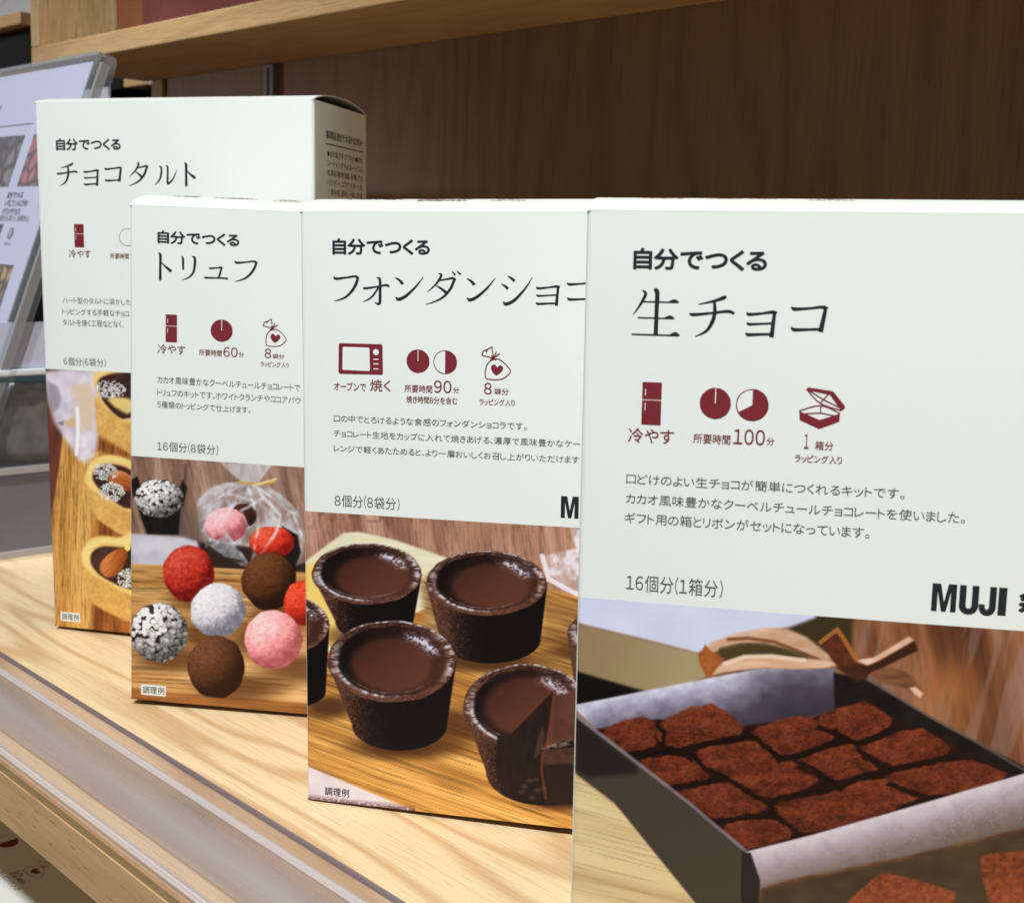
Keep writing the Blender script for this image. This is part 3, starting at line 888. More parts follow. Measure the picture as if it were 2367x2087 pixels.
def paint_truffles(X, Y):
    # table in the background
    img = boards(X, Y, 80, (178, 150, 134), (150, 120, 104), (116, 88, 74), 3, .05, 6, .6)
    img *= (0.92 + 0.16 * fbm(X / 60, Y / 60, 8, 2))[:, None]
    lay(img, seg(X, Y, [(432, 1075), (418, 1230)], 4, 4) * .6, (92, 70, 60))
    lay(img, poly(X, Y, [(420, 1170), (480, 1200), (470, 1300), (400, 1250)], 25) * .5, (110, 96, 92))
    # paper
    lay(img, poly(X, Y, [(280, 1231), (425, 1241), (500, 1262), (560, 1330), (280, 1320)], 5), ramp(fbm(X / 30, Y / 30, 4, 2), (176, 174, 186), (212, 210, 220)))
    # dark gap behind the board
    lay(img, poly(X, Y, [(458, 1250), (585, 1270), (700, 1300), (900, 1320), (900, 1350), (470, 1312)], 6), (58, 44, 38))
    # board
    brd = boards(X, Y, 2.5, (222, 186, 134), (198, 154, 98), (168, 120, 66), 11, .045, 16)
    lay(img, poly(X, Y, [(250, 1300), (480, 1310), (720, 1322), (1300, 1352), (1300, 1800), (250, 1800)], 3), brd)
    lay(img, poly(X, Y, [(250, 1585), (480, 1606), (800, 1632), (1300, 1670), (1300, 1800), (250, 1800)], 6) * .85, boards(X, Y, 4, (168, 112, 60), (142, 90, 46), (110, 66, 32), 19, .06, 16))
    # cast shadows
    for c in ((470, 1385, 90, 26), (400, 1522, 110, 34), (600, 1480, 90, 40), (470, 1470, 60, 30), (640, 1420, 70, 40), (700, 1545, 120, 36), (560, 1590, 120, 34)):
        blobshade(img, X, Y, c[0], c[1], c[2] * 1.25, c[3] * 1.4, (98, 58, 28), .75)
    # paper cup with a nib truffle
    cup = poly(X, Y, [(306, 1120), (345, 1150), (395, 1150), (432, 1122), (418, 1180), (414, 1236), (340, 1234), (324, 1190)], 3)
    lay(img, cup, ramp(fbm(X / 5, Y / 40, 2, 3), (22, 18, 18), (48, 40, 40)))
    lay(img, poly(X, Y, [(308, 1150), (302, 1110), (318, 1100), (330, 1140)], 3), (40, 32, 32))
    lay(img, poly(X, Y, [(405, 1150), (424, 1108), (434, 1128), (424, 1170)], 3), (44, 36, 34))
    nibs(img, X, Y, 368, 1152, 57, 45, 21, 11.0)
    # cellophane bag with two truffles
    bagm = poly(X, Y, [(560, 1112), (600, 1112), (650, 1140), (692, 1180), (705, 1240), (700, 1300), (640, 1320), (560, 1306), (478, 1262), (462, 1220), (456, 1160), (480, 1130), (520, 1115)], 4)
    haze = fbm(X / 26 + Y / 50, Y / 26 - X / 60, 31, 4)
    lay(img, bagm * (.48 + .4 * sm(.45, .7, haze)), ramp(haze, (120, 112, 112), (186, 182, 188), (222, 220, 228)))
    lay(img, poly(X, Y, [(480, 1250), (590, 1265), (580, 1300), (478, 1290)], 5), (60, 46, 42))
    sphere(img, X, Y, 566, 1190, 30, 28, (52, 30, 24), (92, 56, 46), 5)
    sphere(img, X, Y, 524, 1212, 49, 40, (158, 78, 88), (232, 166, 172), 12, .35, .13, hi=(240, 205, 210))
    lay(img, poly(X, Y, [(655, 1215), (690, 1235), (697, 1275), (680, 1320), (600, 1310), (640, 1290)], 3), ramp(fbm(X / 4, Y / 30, 6, 2), (24, 18, 18), (52, 42, 40)))
    sphere(img, X, Y, 630, 1252, 53, 37, (128, 26, 18), (206, 62, 40), 14, .4, .16, hi=(230, 110, 84))
    for a, w, o in (([(566, 1118), (520, 1200), (478, 1262)], 3, .55), ([(575, 1118), (600, 1210), (585, 1300)], 3, .5), ([(585, 1118), (650, 1190), (640, 1230), (590, 1300)], 4, .55), ([(560, 1118), (490, 1160), (470, 1225)], 3, .4),
                    ([(590, 1120), (680, 1185), (702, 1250)], 3, .5), ([(520, 1228), (570, 1296)], 3, .6), ([(610, 1150), (560, 1180), (575, 1215)], 3, .5), ([(530, 1140), (600, 1160), (640, 1200)], 5, .4)):
        lay(img, seg(X + 5 * (fbm(X / 14, Y / 14, 90, 2) - .5), Y, a, w * .6, 5) * o * (.35 + .9 * sm(.3, .7, fbm(X / 16, Y / 16, 91, 2))), (228, 228, 236))
    lay(img, poly(X, Y, [(482, 1258), (530, 1232), (545, 1266), (572, 1296), (520, 1285)], 3) * .7, ramp(fbm(X / 8, Y / 8, 9, 3), (120, 122, 128), (214, 216, 224)))
    flare = poly(X, Y, [(505, 1064), (545, 1070), (590, 1066), (632, 1072), (602, 1112), (560, 1114), (540, 1096)], 3)
    lay(img, flare * .75, ramp(fbm(X / 12, Y / 30, 13, 3), (170, 164, 168), (236, 236, 242)))
    lay(img, seg(X, Y, [(554, 1114), (600, 1118), (636, 1112)], 5, 2), (196, 158, 98))
    lay(img, seg(X, Y, [(590, 1120), (640, 1106)], 3, 2), (222, 200, 150))
    # truffles on the board
    sphere(img, X, Y, 437, 1324, 60, 65, (104, 22, 18), (186, 56, 42), 41, .50, .14, hi=(214, 96, 76))
    sphere(img, X, Y, 624, 1343, 63, 66, (40, 20, 10), (92, 54, 30), 43, .26, .16, hi=(124, 80, 50))
    sphere(img, X, Y, 505, 1410, 64, 63, (112, 110, 122), (206, 204, 212), 45, .34, .15, hi=(236, 235, 240))
    sphere(img, X, Y, 702, 1392, 45, 52, (128, 26, 16), (202, 58, 38), 47, .5, .16, hi=(236, 96, 66))
    sphere(img, X, Y, 633, 1477, 68, 68, (160, 84, 88), (228, 158, 162), 49, .34, .12, hi=(242, 206, 208))
    nibs(img, X, Y, 368, 1461, 68, 70, 51, 14.0)
    sphere(img, X, Y, 500, 1540, 67, 72, (44, 22, 12), (92, 56, 36), 53, .24, .2, lx=-.5, ly=-.6, hi=(128, 86, 60))
    # the part of the print that runs on behind the neighbouring box
    for i, (cx, cy, d, p, h) in enumerate(((850, 1440, (112, 110, 122), (206, 204, 212), (236, 235, 240)), (960, 1530, (44, 22, 12), (92, 56, 36), (120, 80, 56)), (800, 1560, (150, 20, 12), (214, 52, 32), (236, 96, 66)))):
        sphere(img, X, Y, cx, cy, 70, 72, d, p, 60 + i, .3, .14, hi=h)
    return img

def muffin(img, X, Y, rim, inner, bot, seed, side=(34, 23, 22), lit=(104, 70, 56), back=True):
    cx, cy, rx, ry = rim
    bx, by, brx, bry = bot
    # wall
    wall = poly(X, Y, [(cx - rx, cy), (cx + rx, cy), (bx + brx, by), (bx - brx, by)], 2)
    wall = np.maximum(wall, 1 - sm(.98, 1.02, np.hypot((X - bx) / brx, (Y - by) / bry)))
    t = (X - cx) / rx
    pit = fbm(X / 5, Y / 5, seed, 4)
    col = ramp(sm(-.95, .15, t) + .55 * (pit - .5) * (1 - sm(-.5, .6, t)), lit, (62, 41, 35), side, (25, 18, 18))
    lay(img, wall, col)
    spk = sm(.70, .78, fbm(X / 2.6, Y / 2.6, seed + 4, 2)) * (1 - sm(-.7, .1, t))
    lay(img, wall * spk * .6, (150, 118, 104))
    # crust, hollow and filling
    r = np.hypot((X - cx) / rx, (Y - cy) / ry)
    ang = np.arctan2((Y - cy) / ry, (X - cx) / rx)
    wob = fbm(np.cos(ang) * 5 + 9, np.sin(ang) * 5, seed + 1, 4) - .5
    r = r * (1 + .05 * wob)
    rmk = 1 - sm(.985, 1.0, r)
    bump = fbm(X / 7, Y / 6, seed + 6, 4)
    bump2 = fbm(X / 15, Y / 10, seed + 7, 3)
    def near(a0, w):          # 1 around direction a0 (degrees, y down), falling off over w
        d = np.abs((np.degrees(ang) - a0 + 180) % 360 - 180)
        return 1 - sm(.35, 1.0, d / w)
    lay(img, rmk, ramp(.42 + .5 * (bump - .5) + .6 * (bump2 - .5) + .18 * np.sin(ang), (56, 36, 30), (98, 64, 52), (132, 92, 76)))
    hol = 1 - sm(.83, .88, r + .05 * (bump2 - .5))
    x, y = (X - cx) / rx, (Y - cy) / ry
    wall_t = .34 + .42 * x + .16 * y + .35 * (bump - .5)
    lay(img, hol, ramp(wall_t, (30, 19, 17), (62, 38, 31), (112, 70, 56)))
    ix, iy, irx, iry = inner
    q = np.hypot((X - ix) / (irx * 1.02), (Y - iy - .06 * ry) / (iry * 1.0)) * (1 + .04 * wob)
    fl = 1 - sm(.80, 1.08, q)
    lay(img, hol * fl, ramp(.52 + .22 * (X - ix) / irx + .20 * (Y - iy) / iry + .12 * (bump2 - .5), (58, 36, 30), (94, 57, 45), (112, 70, 55)))
    stk = sm(.36, .60, fbm(ang * 15, r * 6, seed + 10, 3))
    blot = sm(.42, .58, fbm(X / 6, Y / 4.5, seed + 15, 3))
    W_ = (214, 208, 216)
    lay(img, rmk * np.exp(-((r - .855) / .035) ** 2) * near(138, 75) * (.40 + .6 * stk) * .95, W_)
    lay(img, rmk * np.exp(-((r - .765) / .018) ** 2) * near(100, 70) * .55 * (.4 + .6 * blot), (176, 164, 166))
    lay(img, rmk * np.exp(-((r - .972) / .020) ** 2) * near(-80, 80) * (.35 + .65 * stk) * .95, W_)
    lay(img, rmk * np.exp(-((r - .925) / .055) ** 2) * near(-8, 48) * stk * .9, W_)
    lay(img, rmk * np.exp(-((r - .92) / .05) ** 2) * near(182, 40) * stk * .65, W_)
    gloss = near(-42, 40) * np.exp(-((r - .68) / .10) ** 2)
    lay(img, rmk * gloss * (.25 + .75 * blot), (206, 206, 222))
    lay(img, rmk * sm(.70, .78, fbm(X / 3.5, Y / 3, seed + 19, 2)) * (r > .86) * .35, (176, 150, 138))
    return r

def paint_fondant(X, Y):
    e = lambda x, y: (600 + x / 2.2525, 1150 + y / 2.2525)
    E_ = lambda *p: [e(*q) for q in p]
    def mf(rim, inner, bot, seed, **k):
        c = lambda t: e(t[0], t[1]) + (t[2] / 2.2525, t[3] / 2.2525)
        return muffin(img, X, Y, c(rim), c(inner), c(bot), seed, **k)
    # table
    img = boards(X, Y, 84, (198, 160, 140), (172, 130, 108), (138, 100, 82), 71, .06, 6, .6)
    lay(img, sm(.6, .75, fbm(X / 14, Y / 14, 75, 3)) * sm(1240, 1180, Y) * (X < 980) * .5, (112, 76, 66))
    # far lit part of the board
    lay(img, poly(X, Y, E_((120, 420), (360, 240), (440, 182), (520, 176), (720, 220), (980, 310), (1700, 560), (1700, 900), (200, 900), (200, 420)), 4), ramp(fbm(X / 70, Y / 18, 77, 3), (212, 204, 172), (234, 230, 210)))
    lay(img, poly(X, Y, E_((150, 390), (330, 320), (420, 760), (260, 800)), 8), (234, 204, 120))
    # board
    brd = boards(X, Y, 19, (232, 186, 112), (206, 154, 84), (152, 104, 54), 79, .06, 26)
    lay(img, poly(X, Y, E_((180, 900), (400, 780), (900, 560), (1500, 470), (2200, 640), (2900, 1100), (2900, 2200), (1900, 1760), (820, 1640), (700, 1590), (245, 1395)), 3), brd)
    lay(img, poly(X, Y, E_((840, 420), (930, 380), (1040, 830), (900, 840)), 14) * .9, boards(X, Y, 19, (214, 182, 132), (188, 150, 104), (140, 100, 64), 83, .05, 15))
    lay(img, poly(X, Y, E_((1470, 520), (2300, 700), (2300, 1000), (1470, 860)), 22) * .75, boards(X, Y, 16, (210, 172, 116), (176, 132, 82), (120, 82, 46), 85, .05, 15))
    # paper corner under the board
    lay(img, poly(X, Y, E_((200, 1376), (246, 1396), (790, 1622), (600, 1680), (200, 1640)), 2), ramp(fbm(X / 40, Y / 40, 87, 2), (206, 196, 204), (226, 218, 224)))
    edge = (1 - sm(0, 16, 1846 + (X - 709) * .108 - Y)) * sm(.35, .7, fbm(X / 3, Y / 3, 88, 2) + .2)
    lay(img, edge * (X < 960) * .8, (112, 78, 84))
    # cellophane at the right
    lay(img, poly(X, Y, E_((1480, 300), (1520, 420), (1640, 500), (2100, 560), (2100, 100), (1620, 160), (1650, 260)), 5) * (.35 + .5 * sm(.4, .65, fbm(X / 20, Y / 30, 89, 3))), (232, 228, 240))
    lay(img, seg(X, Y, E_((1475, 300), (1510, 420), (1600, 470), (1660, 500)), 7, 4) * .8, (238, 236, 244))
    # shadows on the board
    for cx, cy, rx, ry, a in ((1180, 850, 420, 90, .9), (760, 1300, 440, 90, .9), (360, 1090, 200, 90, .9), (1000, 1180, 330, 150, .75), (1600, 1590, 300, 60, .8), (560, 720, 330, 90, .8), (1680, 800, 260, 70, .7)):
        c = e(cx, cy); blobshade(img, X, Y, c[0], c[1], rx / 2.2525, ry / 2.2525, (84, 52, 28), a)
    mf((560, 395, 290, 160), (590, 405, 200, 118), (600, 640, 205, 110), 101)
    mf((1185, 440, 318, 170), (1205, 445, 212, 122), (1205, 730, 262, 128), 113)
    mf((150, 660, 215, 150), (130, 660, 150, 105), (110, 1010, 235, 90), 125)
    mf((1890, 700, 285, 150), (1890, 700, 200, 105), (1880, 960, 240, 100), 127)
    mf((690, 850, 338, 215), (690, 855, 222, 150), (730, 1180, 248, 135), 137)
    mf((1390, 1085, 330, 225), (1400, 1070, 235, 165), (1480, 1420, 300, 180), 149)
    # the cut: a wedge pulled away, molten centre
    lay(img, poly(X, Y, E_((1535, 1000), (1310, 1228), (1240, 1240), (1228, 1400), (1250, 1480), (1300, 1560), (1470, 1580), (1475, 1300), (1500, 1260), (1530, 1100)), 3), ramp(fbm(X / 12, Y / 20, 151, 3), (30, 22, 21), (56, 38, 33)))
    lay(img, poly(X, Y, E_((1540, 1030), (1640, 1000), (1900, 1050), (1900, 1260), (1640, 1260), (1500, 1270)), 3), ramp(fbm(X / 30, Y / 30, 153, 2), (88, 56, 46), (116, 76, 62)))
    lay(img, seg(X, Y, E_((1480, 1300), (1560, 1285), (1660, 1260), (1800, 1240)), 4, 6) * .55 * sm(.3, .6, fbm(X / 7, Y / 7, 158, 2)), (188, 168, 164))
    lay(img, poly(X, Y, E_((1480, 1310), (1900, 1260), (1900, 1390), (1480, 1390)), 4) * .9, ramp(fbm(X / 6, Y / 6, 157, 4), (66, 44, 38), (112, 80, 68)))
    lay(img, poly(X, Y, E_((1480, 1390), (1900, 1370), (1900, 1600), (1480, 1600)), 6), (48, 34, 31))
    lay(img, poly(X, Y, E_((1475, 1190), (1490, 1240), (1460, 1330), (1430, 1360), (1445, 1270)), 3) * .6, (96, 76, 68))
    lay(img, seg(X, Y, E_((1536, 1010), (1520, 1140), (1495, 1290), (1475, 1330), (1470, 1420), (1490, 1560)), 4, 2) * .8, (122, 62, 48))
    for p in ((1410, 1470), (1440, 1462), (1380, 1500), (1420, 1560), (1450, 1520), (1480, 1510), (1365, 1530)):
        c = e(*p); blobshade(img, X, Y, c[0], c[1], 11, 8, (130, 104, 98), .35)
    return img

def paint_ganache(X, Y):
    e = lambda x, y: (1300 + x / 1.9157, 1300 + y / 1.9157)
    E_ = lambda *p: [e(*q) for q in p]
    # out-of-focus timber
    img = boards(X, Y, 82, (176, 130, 98), (138, 92, 62), (92, 58, 42), 201, .035, 7, .35)
    img = img * .85 + .15 * C3((128, 90, 70))
    # pale table at the lower left
    lay(img, poly(X, Y, E_((-60, 880), (62, 935), (230, 1060), (900, 1640), (-60, 1640)), 8), boards(X, Y, 14, (222, 204, 164), (208, 188, 146), (184, 160, 118), 203, .035, 22, .45))
    n_ = lambda x, y: (1310 + x / 3.716, 1380 + y / 3.716)
    q_ = lambda x, y: (1817 + x / 3.716, 1400 + y / 3.716)
    NN = lambda *p: [n_(*a) for a in p]
    QQ = lambda *p: [q_(*a) for a in p]
    lil = sm(.45, .65, fbm(X / 22 + Y / 90, Y / 160, 202, 3))
    lay(img, lil * .40 * sm(1780, 1900, X) * sm(1800, 1740, Y), (158, 138, 136))
    lay(img, np.exp(-((X - 2200) / 70) ** 2 - ((Y - 1580) / 70) ** 2) * .5, (182, 122, 70))
    # lid: lavender top and taupe side
    lay(img, poly(X, Y, QQ((-400, 330), (50, 170), (240, 60), (575, 60), (560, 420), (300, 520), (-400, 520)), 9), (74, 63, 42))
    lay(img, poly(X, Y, NN((-200, -200), (2300, -60), (2130, 170), (1900, 250), (1500, 330), (1180, 440), (1130, 475), (600, 345), (90, 225), (-200, 160)), 6), ramp(fbm(X / 80, Y / 80, 205, 2), (200, 203, 224), (212, 214, 232)))
    lay(img, poly(X, Y, NN((-200, 160), (90, 225), (600, 345), (1150, 475), (1330, 520), (1300, 640), (1000, 760), (640, 815), (90, 640), (-200, 560)), 6), ramp(sm(1330, 1640, X) + .2 * (fbm(X / 60, Y / 60, 206, 2) - .5), (156, 136, 104), (172, 156, 124)))
    lay(img, poly(X, Y, NN((-200, 560), (90, 640), (660, 800), (300, 920), (70, 960), (-200, 960)), 6), (27, 23, 19))
    # far wall of the tray: parchment, bright along its fold
    top_y = np.where(X < 1770, 1627 - (X - 1331) * .204, 1538 + (X - 1770) * .05)
    tw = (Y - top_y) / 95 + .45 * (fbm(X / 26, Y / 22, 207, 3) - .5) + .75 * sm(1640, 1900, X)
    lay(img, poly(X, Y, NN((40, 930), (80, 920), (900, 752), (1650, 600), (2300, 600), (2310, 950), (1800, 1100), (1560, 1190), (700, 1150), (250, 1130)), 3.5), ramp(tw * .55, (212, 212, 228), (134, 128, 146), (88, 82, 96), (70, 64, 76)))
    # right wall
    lay(img, poly(X, Y, E_((1200, 480), (1340, 510), (1700, 720), (2060, 905), (2700, 1180), (2700, 1260), (1980, 950), (1700, 800), (1480, 690), (1330, 615), (1205, 640)), 4), ramp(fbm(X / 30, Y / 30, 209, 2), (30, 24, 24), (48, 41, 37)))
    lay(img, seg(X, Y, QQ((690, 600), (1200, 920), (1700, 1195), (2044, 1400)), 4, 3) * .7, (112, 102, 100))
    # cocoa-dusted floor of the tray
    lay(img, poly(X, Y, E_((130, 740), (420, 690), (780, 720), (1100, 680), (1330, 600), (1500, 690), (1715, 795), (2010, 945), (1500, 1120), (820, 1290), (780, 1250)), 5), (50, 26, 20))
    # squares: rows of uneven blocks
    pieces = [((160, 745), (330, 685), (420, 710), (440, 745), (420, 800), (310, 835), (250, 830)),
              ((420, 712), (630, 622), (720, 660), (815, 745), (640, 790), (560, 820), (440, 790)),
              ((820, 742), (1050, 672), (1110, 695), (1210, 740), (1180, 790), (1000, 850), (900, 800)),
              ((1110, 690), (1320, 612), (1380, 640), (1470, 700), (1340, 770), (1290, 780), (1200, 730)),
              ((580, 850), (680, 800), (850, 785), (940, 865), (800, 930), (690, 930), (600, 890)),
              ((340, 890), (430, 850), (560, 870), (680, 945), (530, 980), (470, 990), (400, 950)),
              ((730, 950), (860, 870), (1090, 868), (1180, 900), (1130, 960), (960, 1030), (830, 1010)),
              ((1030, 870), (1290, 795), (1360, 820), (1470, 895), (1330, 935), (1190, 950), (1100, 900)),
              ((1310, 815), (1560, 732), (1640, 760), (1730, 830), (1560, 890), (1480, 905), (1400, 870)),
              ((490, 1010), (560, 980), (740, 975), (800, 1000), (930, 1060), (830, 1110), (690, 1130), (600, 1080)),
              ((920, 1050), (1100, 1030), (1380, 950), (1560, 990), (1640, 1030), (1420, 1110), (1060, 1190), (980, 1130)),
              ((1400, 930), (1780, 870), (1880, 900), (1980, 945), (1720, 1020), (1600, 1010)),
              ((690, 1160), (900, 1125), (1050, 1195), (830, 1262), (790, 1250))]
    for i, pc in enumerate(pieces):
        mx_, my_ = sum(p[0] for p in pc) / len(pc), sum(p[1] for p in pc) / len(pc)
        pts = E_(*[(mx_ + (p[0] - mx_) * 1.08, my_ + (p[1] - my_) * 1.13) for p in pc])
        pts = rounder(pts, 1)
        wx = X + 8 * (fbm(X / 16, Y / 16, 300 + i, 3) - .5); wy = Y + 8 * (fbm(X / 16 + 31, Y / 16, 300 + i, 3) - .5)
        lay(img, poly(wx, wy + 0, [(x, y + 13) for x, y in pts], 4), (46, 24, 18))
        top = poly(wx, wy, pts, 3.5)
        cy = np.mean([p[1] for p in pts]); hh = np.ptp([p[1] for p in pts]) / 2
        n1, n2, n3 = fbm(X / 7, Y / 5, 310 + i, 3), fbm(X / 26, Y / 16, 330 + i, 3), vnoise(X / 2.2, Y / 2.2, 350 + i)
        t = .52 - .10 * (Y - cy) / hh + .50 * (n1 - .5) + .8 * (n2 - .5) + .18 * (n3 - .5)
        lay(img, top, ramp(t, (70, 34, 24), (118, 60, 40), (150, 84, 54)))
        low = poly(wx, wy - 9, pts, 8)
        lay(img, top * (1 - low) * sm(.30, .62, n1 + .25 * (n2 - .5)) * .75 * (Y > cy - .2 * hh), (58, 31, 24))
        lay(img, top * sm(.60, .72, fbm(X / 5, Y / 4, 370 + i, 2)) * .35, (62, 30, 22))
    gx, gy = X + 7 * (fbm(X / 12, Y / 12, 334, 3) - .5), Y + 9 * (fbm(X / 12, Y / 12, 336, 3) - .5)
    for pts, w in (([(250, 850), (420, 842), (570, 818), (650, 795), (820, 768)], 13), ([(820, 745), (890, 800), (960, 862)], 9), ([(960, 862), (1040, 852), (1200, 792), (1262, 772)], 12),
                   ([(1208, 742), (1250, 770), (1310, 800), (1460, 728)], 10), ([(440, 1000), (560, 985), (690, 955)], 12), ([(580, 850), (630, 905), (710, 940), (820, 1005)], 8),
                   ([(920, 1062), (960, 1038), (1240, 988), (1310, 945), (1480, 905), (1730, 852)], 11), ([(660, 1142), (800, 1122), (935, 1112)], 11), ([(800, 1000), (915, 1058), (950, 1120), (1060, 1200)], 8),
                   ([(1400, 1120), (1480, 1095), (1560, 1055), (1730, 1022)], 10), ([(1030, 872), (1110, 905), (1190, 955)], 6), ([(1310, 820), (1390, 870), (1480, 908)], 6), ([(420, 715), (455, 750), (445, 800)], 6)):
        lay(img, seg(gx, gy, E_(*pts), w / 1.9157 * 1.3, 6) * .92, (36, 20, 16))
    # left outer wall
    lay(img, poly(X, Y, E_((50, 668), (62, 680), (300, 860), (800, 1268), (850, 1640), (700, 1640), (230, 1060), (62, 935), (50, 900)), 3), ramp(sm(1250, 1700, Y * .9 + X * .1), (50, 40, 40), (74, 64, 56), (82, 74, 64)))
    lay(img, poly(X, Y, E_((62, 690), (330, 900), (330, 930), (120, 950), (62, 920)), 10) * .7, (38, 30, 30))
    lay(img, seg(X, Y, E_((60, 676), (300, 858), (560, 1060), (810, 1270)), 5, 3) * .75, (150, 144, 156))
    # rolled parchment over the near wall
    par = poly(X, Y, E_((810, 1275), (1100, 1200), (1500, 1085), (2060, 922), (2900, 690), (2900, 960), (2060, 1165), (1500, 1300), (1000, 1400), (880, 1440), (870, 1640), (850, 1640), (860, 1380)), 3)
    fl = fbm(X / 60 + Y / 24, Y / 60 - X / 24, 211, 3)
    fib = np.minimum(np.abs(fbm(X / 26, Y / 26, 213, 3) - .5), np.abs(fbm(X / 30 + 9, Y / 22, 215, 3) - .47))
    vy = (Y - (1965 - (X - 1722) * .283)) / 120
    lay(img, par, ramp(sm(-.15, 1.1, vy + .2 * (fl - .5)), (214, 206, 214), (178, 168, 178), (150, 138, 140), (120, 106, 100)))
    lay(img, par * (1 - sm(.002, .016, fib)) * .20 * sm(.4, .6, fl), (226, 220, 228))
    lay(img, poly(X, Y, E_((795, 1272), (835, 1280), (875, 1400), (870, 1640), (830, 1640), (790, 1480)), 3), (52, 46, 44))
    # shadow below and the loose squares
    lay(img, poly(X, Y, E_((880, 1445), (1000, 1405), (1500, 1305), (2060, 1170), (2900, 965), (2900, 1700), (870, 1700)), 10), ramp(fbm(X / 50, Y / 30, 217, 2), (70, 58, 44), (92, 76, 58)))
    for i, pc in enumerate([((1250, 1510), (1330, 1430), (1420, 1362), (1560, 1395), (1740, 1452), (1730, 1640), (1240, 1640)), ((1848, 1300), (1900, 1280), (2060, 1268), (2400, 1330), (2400, 1640), (1930, 1640), (1860, 1400))]):
        pts = E_(*pc)
        wx = X + 5 * (fbm(X / 9, Y / 9, 350 + i, 3) - .5)
        lay(img, poly(wx, Y, pts, 4), ramp(.5 + 1.0 * (fbm(X / 8, Y / 8, 352 + i, 4) - .5) + .2 * sm(1990, 2087, Y), (84, 42, 28), (132, 72, 48), (160, 98, 66)))
    # ribbon bow, out of focus
    fr = .5 + .5 * (fbm(X / 50, Y / 10, 219, 2) - .5)
    pe = lambda t: ramp(t, (176, 132, 102), (206, 168, 140), (228, 200, 178))
    lay(img, poly(X, Y, NN((1190, 440), (1240, 380), (1450, 300), (1700, 250), (1900, 262), (2060, 330), (2200, 440), (2330, 520), (2230, 540), (2000, 490), (1800, 420), (1560, 390), (1330, 440), (1250, 470)), 5) * .92, pe(fr + .12))
    lay(img, seg(X, Y, NN((1390, 352), (1560, 342), (1780, 372), (2000, 455), (2180, 530)), 4, 4) * .8, (128, 80, 50))
    lay(img, seg(X, Y, NN((1330, 445), (1500, 405), (1700, 405), (1900, 455), (2050, 505)), 7, 6) * .75, (88, 74, 50))
    lay(img, poly(X, Y, NN((1300, 470), (1480, 415), (1700, 410), (1950, 480), (2010, 500), (1760, 482), (1520, 488), (1380, 540)), 4), (88, 75, 50))
    lay(img, poly(X, Y, NN((1250, 655), (1340, 550), (1520, 490), (1760, 482), (2000, 512), (2240, 525), (2360, 560), (2200, 600), (1960, 606), (1700, 598), (1480, 620)), 4), pe(fr + .18))
    lay(img, seg(X, Y, NN((1360, 560), (1530, 500), (1760, 494), (2040, 530)), 5, 5) * .6, (240, 222, 206))
    lay(img, poly(X, Y, NN((1128, 480), (1165, 450), (1190, 395), (1235, 450), (1345, 520), (1290, 600), (1240, 670), (1200, 675), (1145, 570)), 3), ramp(fr + .5 * (fbm(X / 10, Y / 10, 221, 2) - .5), (138, 78, 42), (172, 104, 58), (196, 128, 78)))
    lay(img, poly(X, Y, QQ((285, 305), (440, 185), (480, 240), (640, 500), (580, 560), (450, 525)), 3), ramp(.5 + .8 * (fbm(X / 12, Y / 12, 223, 2) - .5), (72, 42, 30), (104, 60, 40), (128, 74, 46)))
    lay(img, seg(X, Y, QQ((295, 300), (438, 190), (490, 262), (600, 450)), 6, 4) * .8, (186, 122, 66))
    lay(img, poly(X, Y, QQ((610, 480), (640, 450), (750, 430), (1050, 250), (1095, 280), (1130, 370), (820, 520), (690, 575)), 3), (74, 44, 31))
    lay(img, poly(X, Y, QQ((610, 470), (640, 445), (750, 428), (1050, 248), (1098, 282), (1040, 320), (800, 455), (700, 500)), 3.5), ramp(fr + .1, (176, 132, 108), (214, 176, 152), (234, 206, 188)))
    lay(img, poly(X, Y, QQ((700, 575), (860, 520), (1000, 535), (1100, 610), (1160, 720), (1130, 760), (1000, 690), (820, 640)), 6), ramp(fr, (88, 58, 40), (130, 92, 64), (160, 118, 84)))
    lay(img, poly(X, Y, QQ((1055, 690), (1110, 680), (1175, 740), (1150, 775), (1105, 750)), 4), (222, 188, 160))
    lay(img, poly(X, Y, QQ((430, 520), (600, 480), (715, 560), (690, 610), (610, 640), (520, 580)), 4), (82, 50, 36))
    lay(img, poly(X, Y, QQ((620, 455), (720, 440), (770, 460), (690, 490)), 3), (226, 198, 180))
    return img

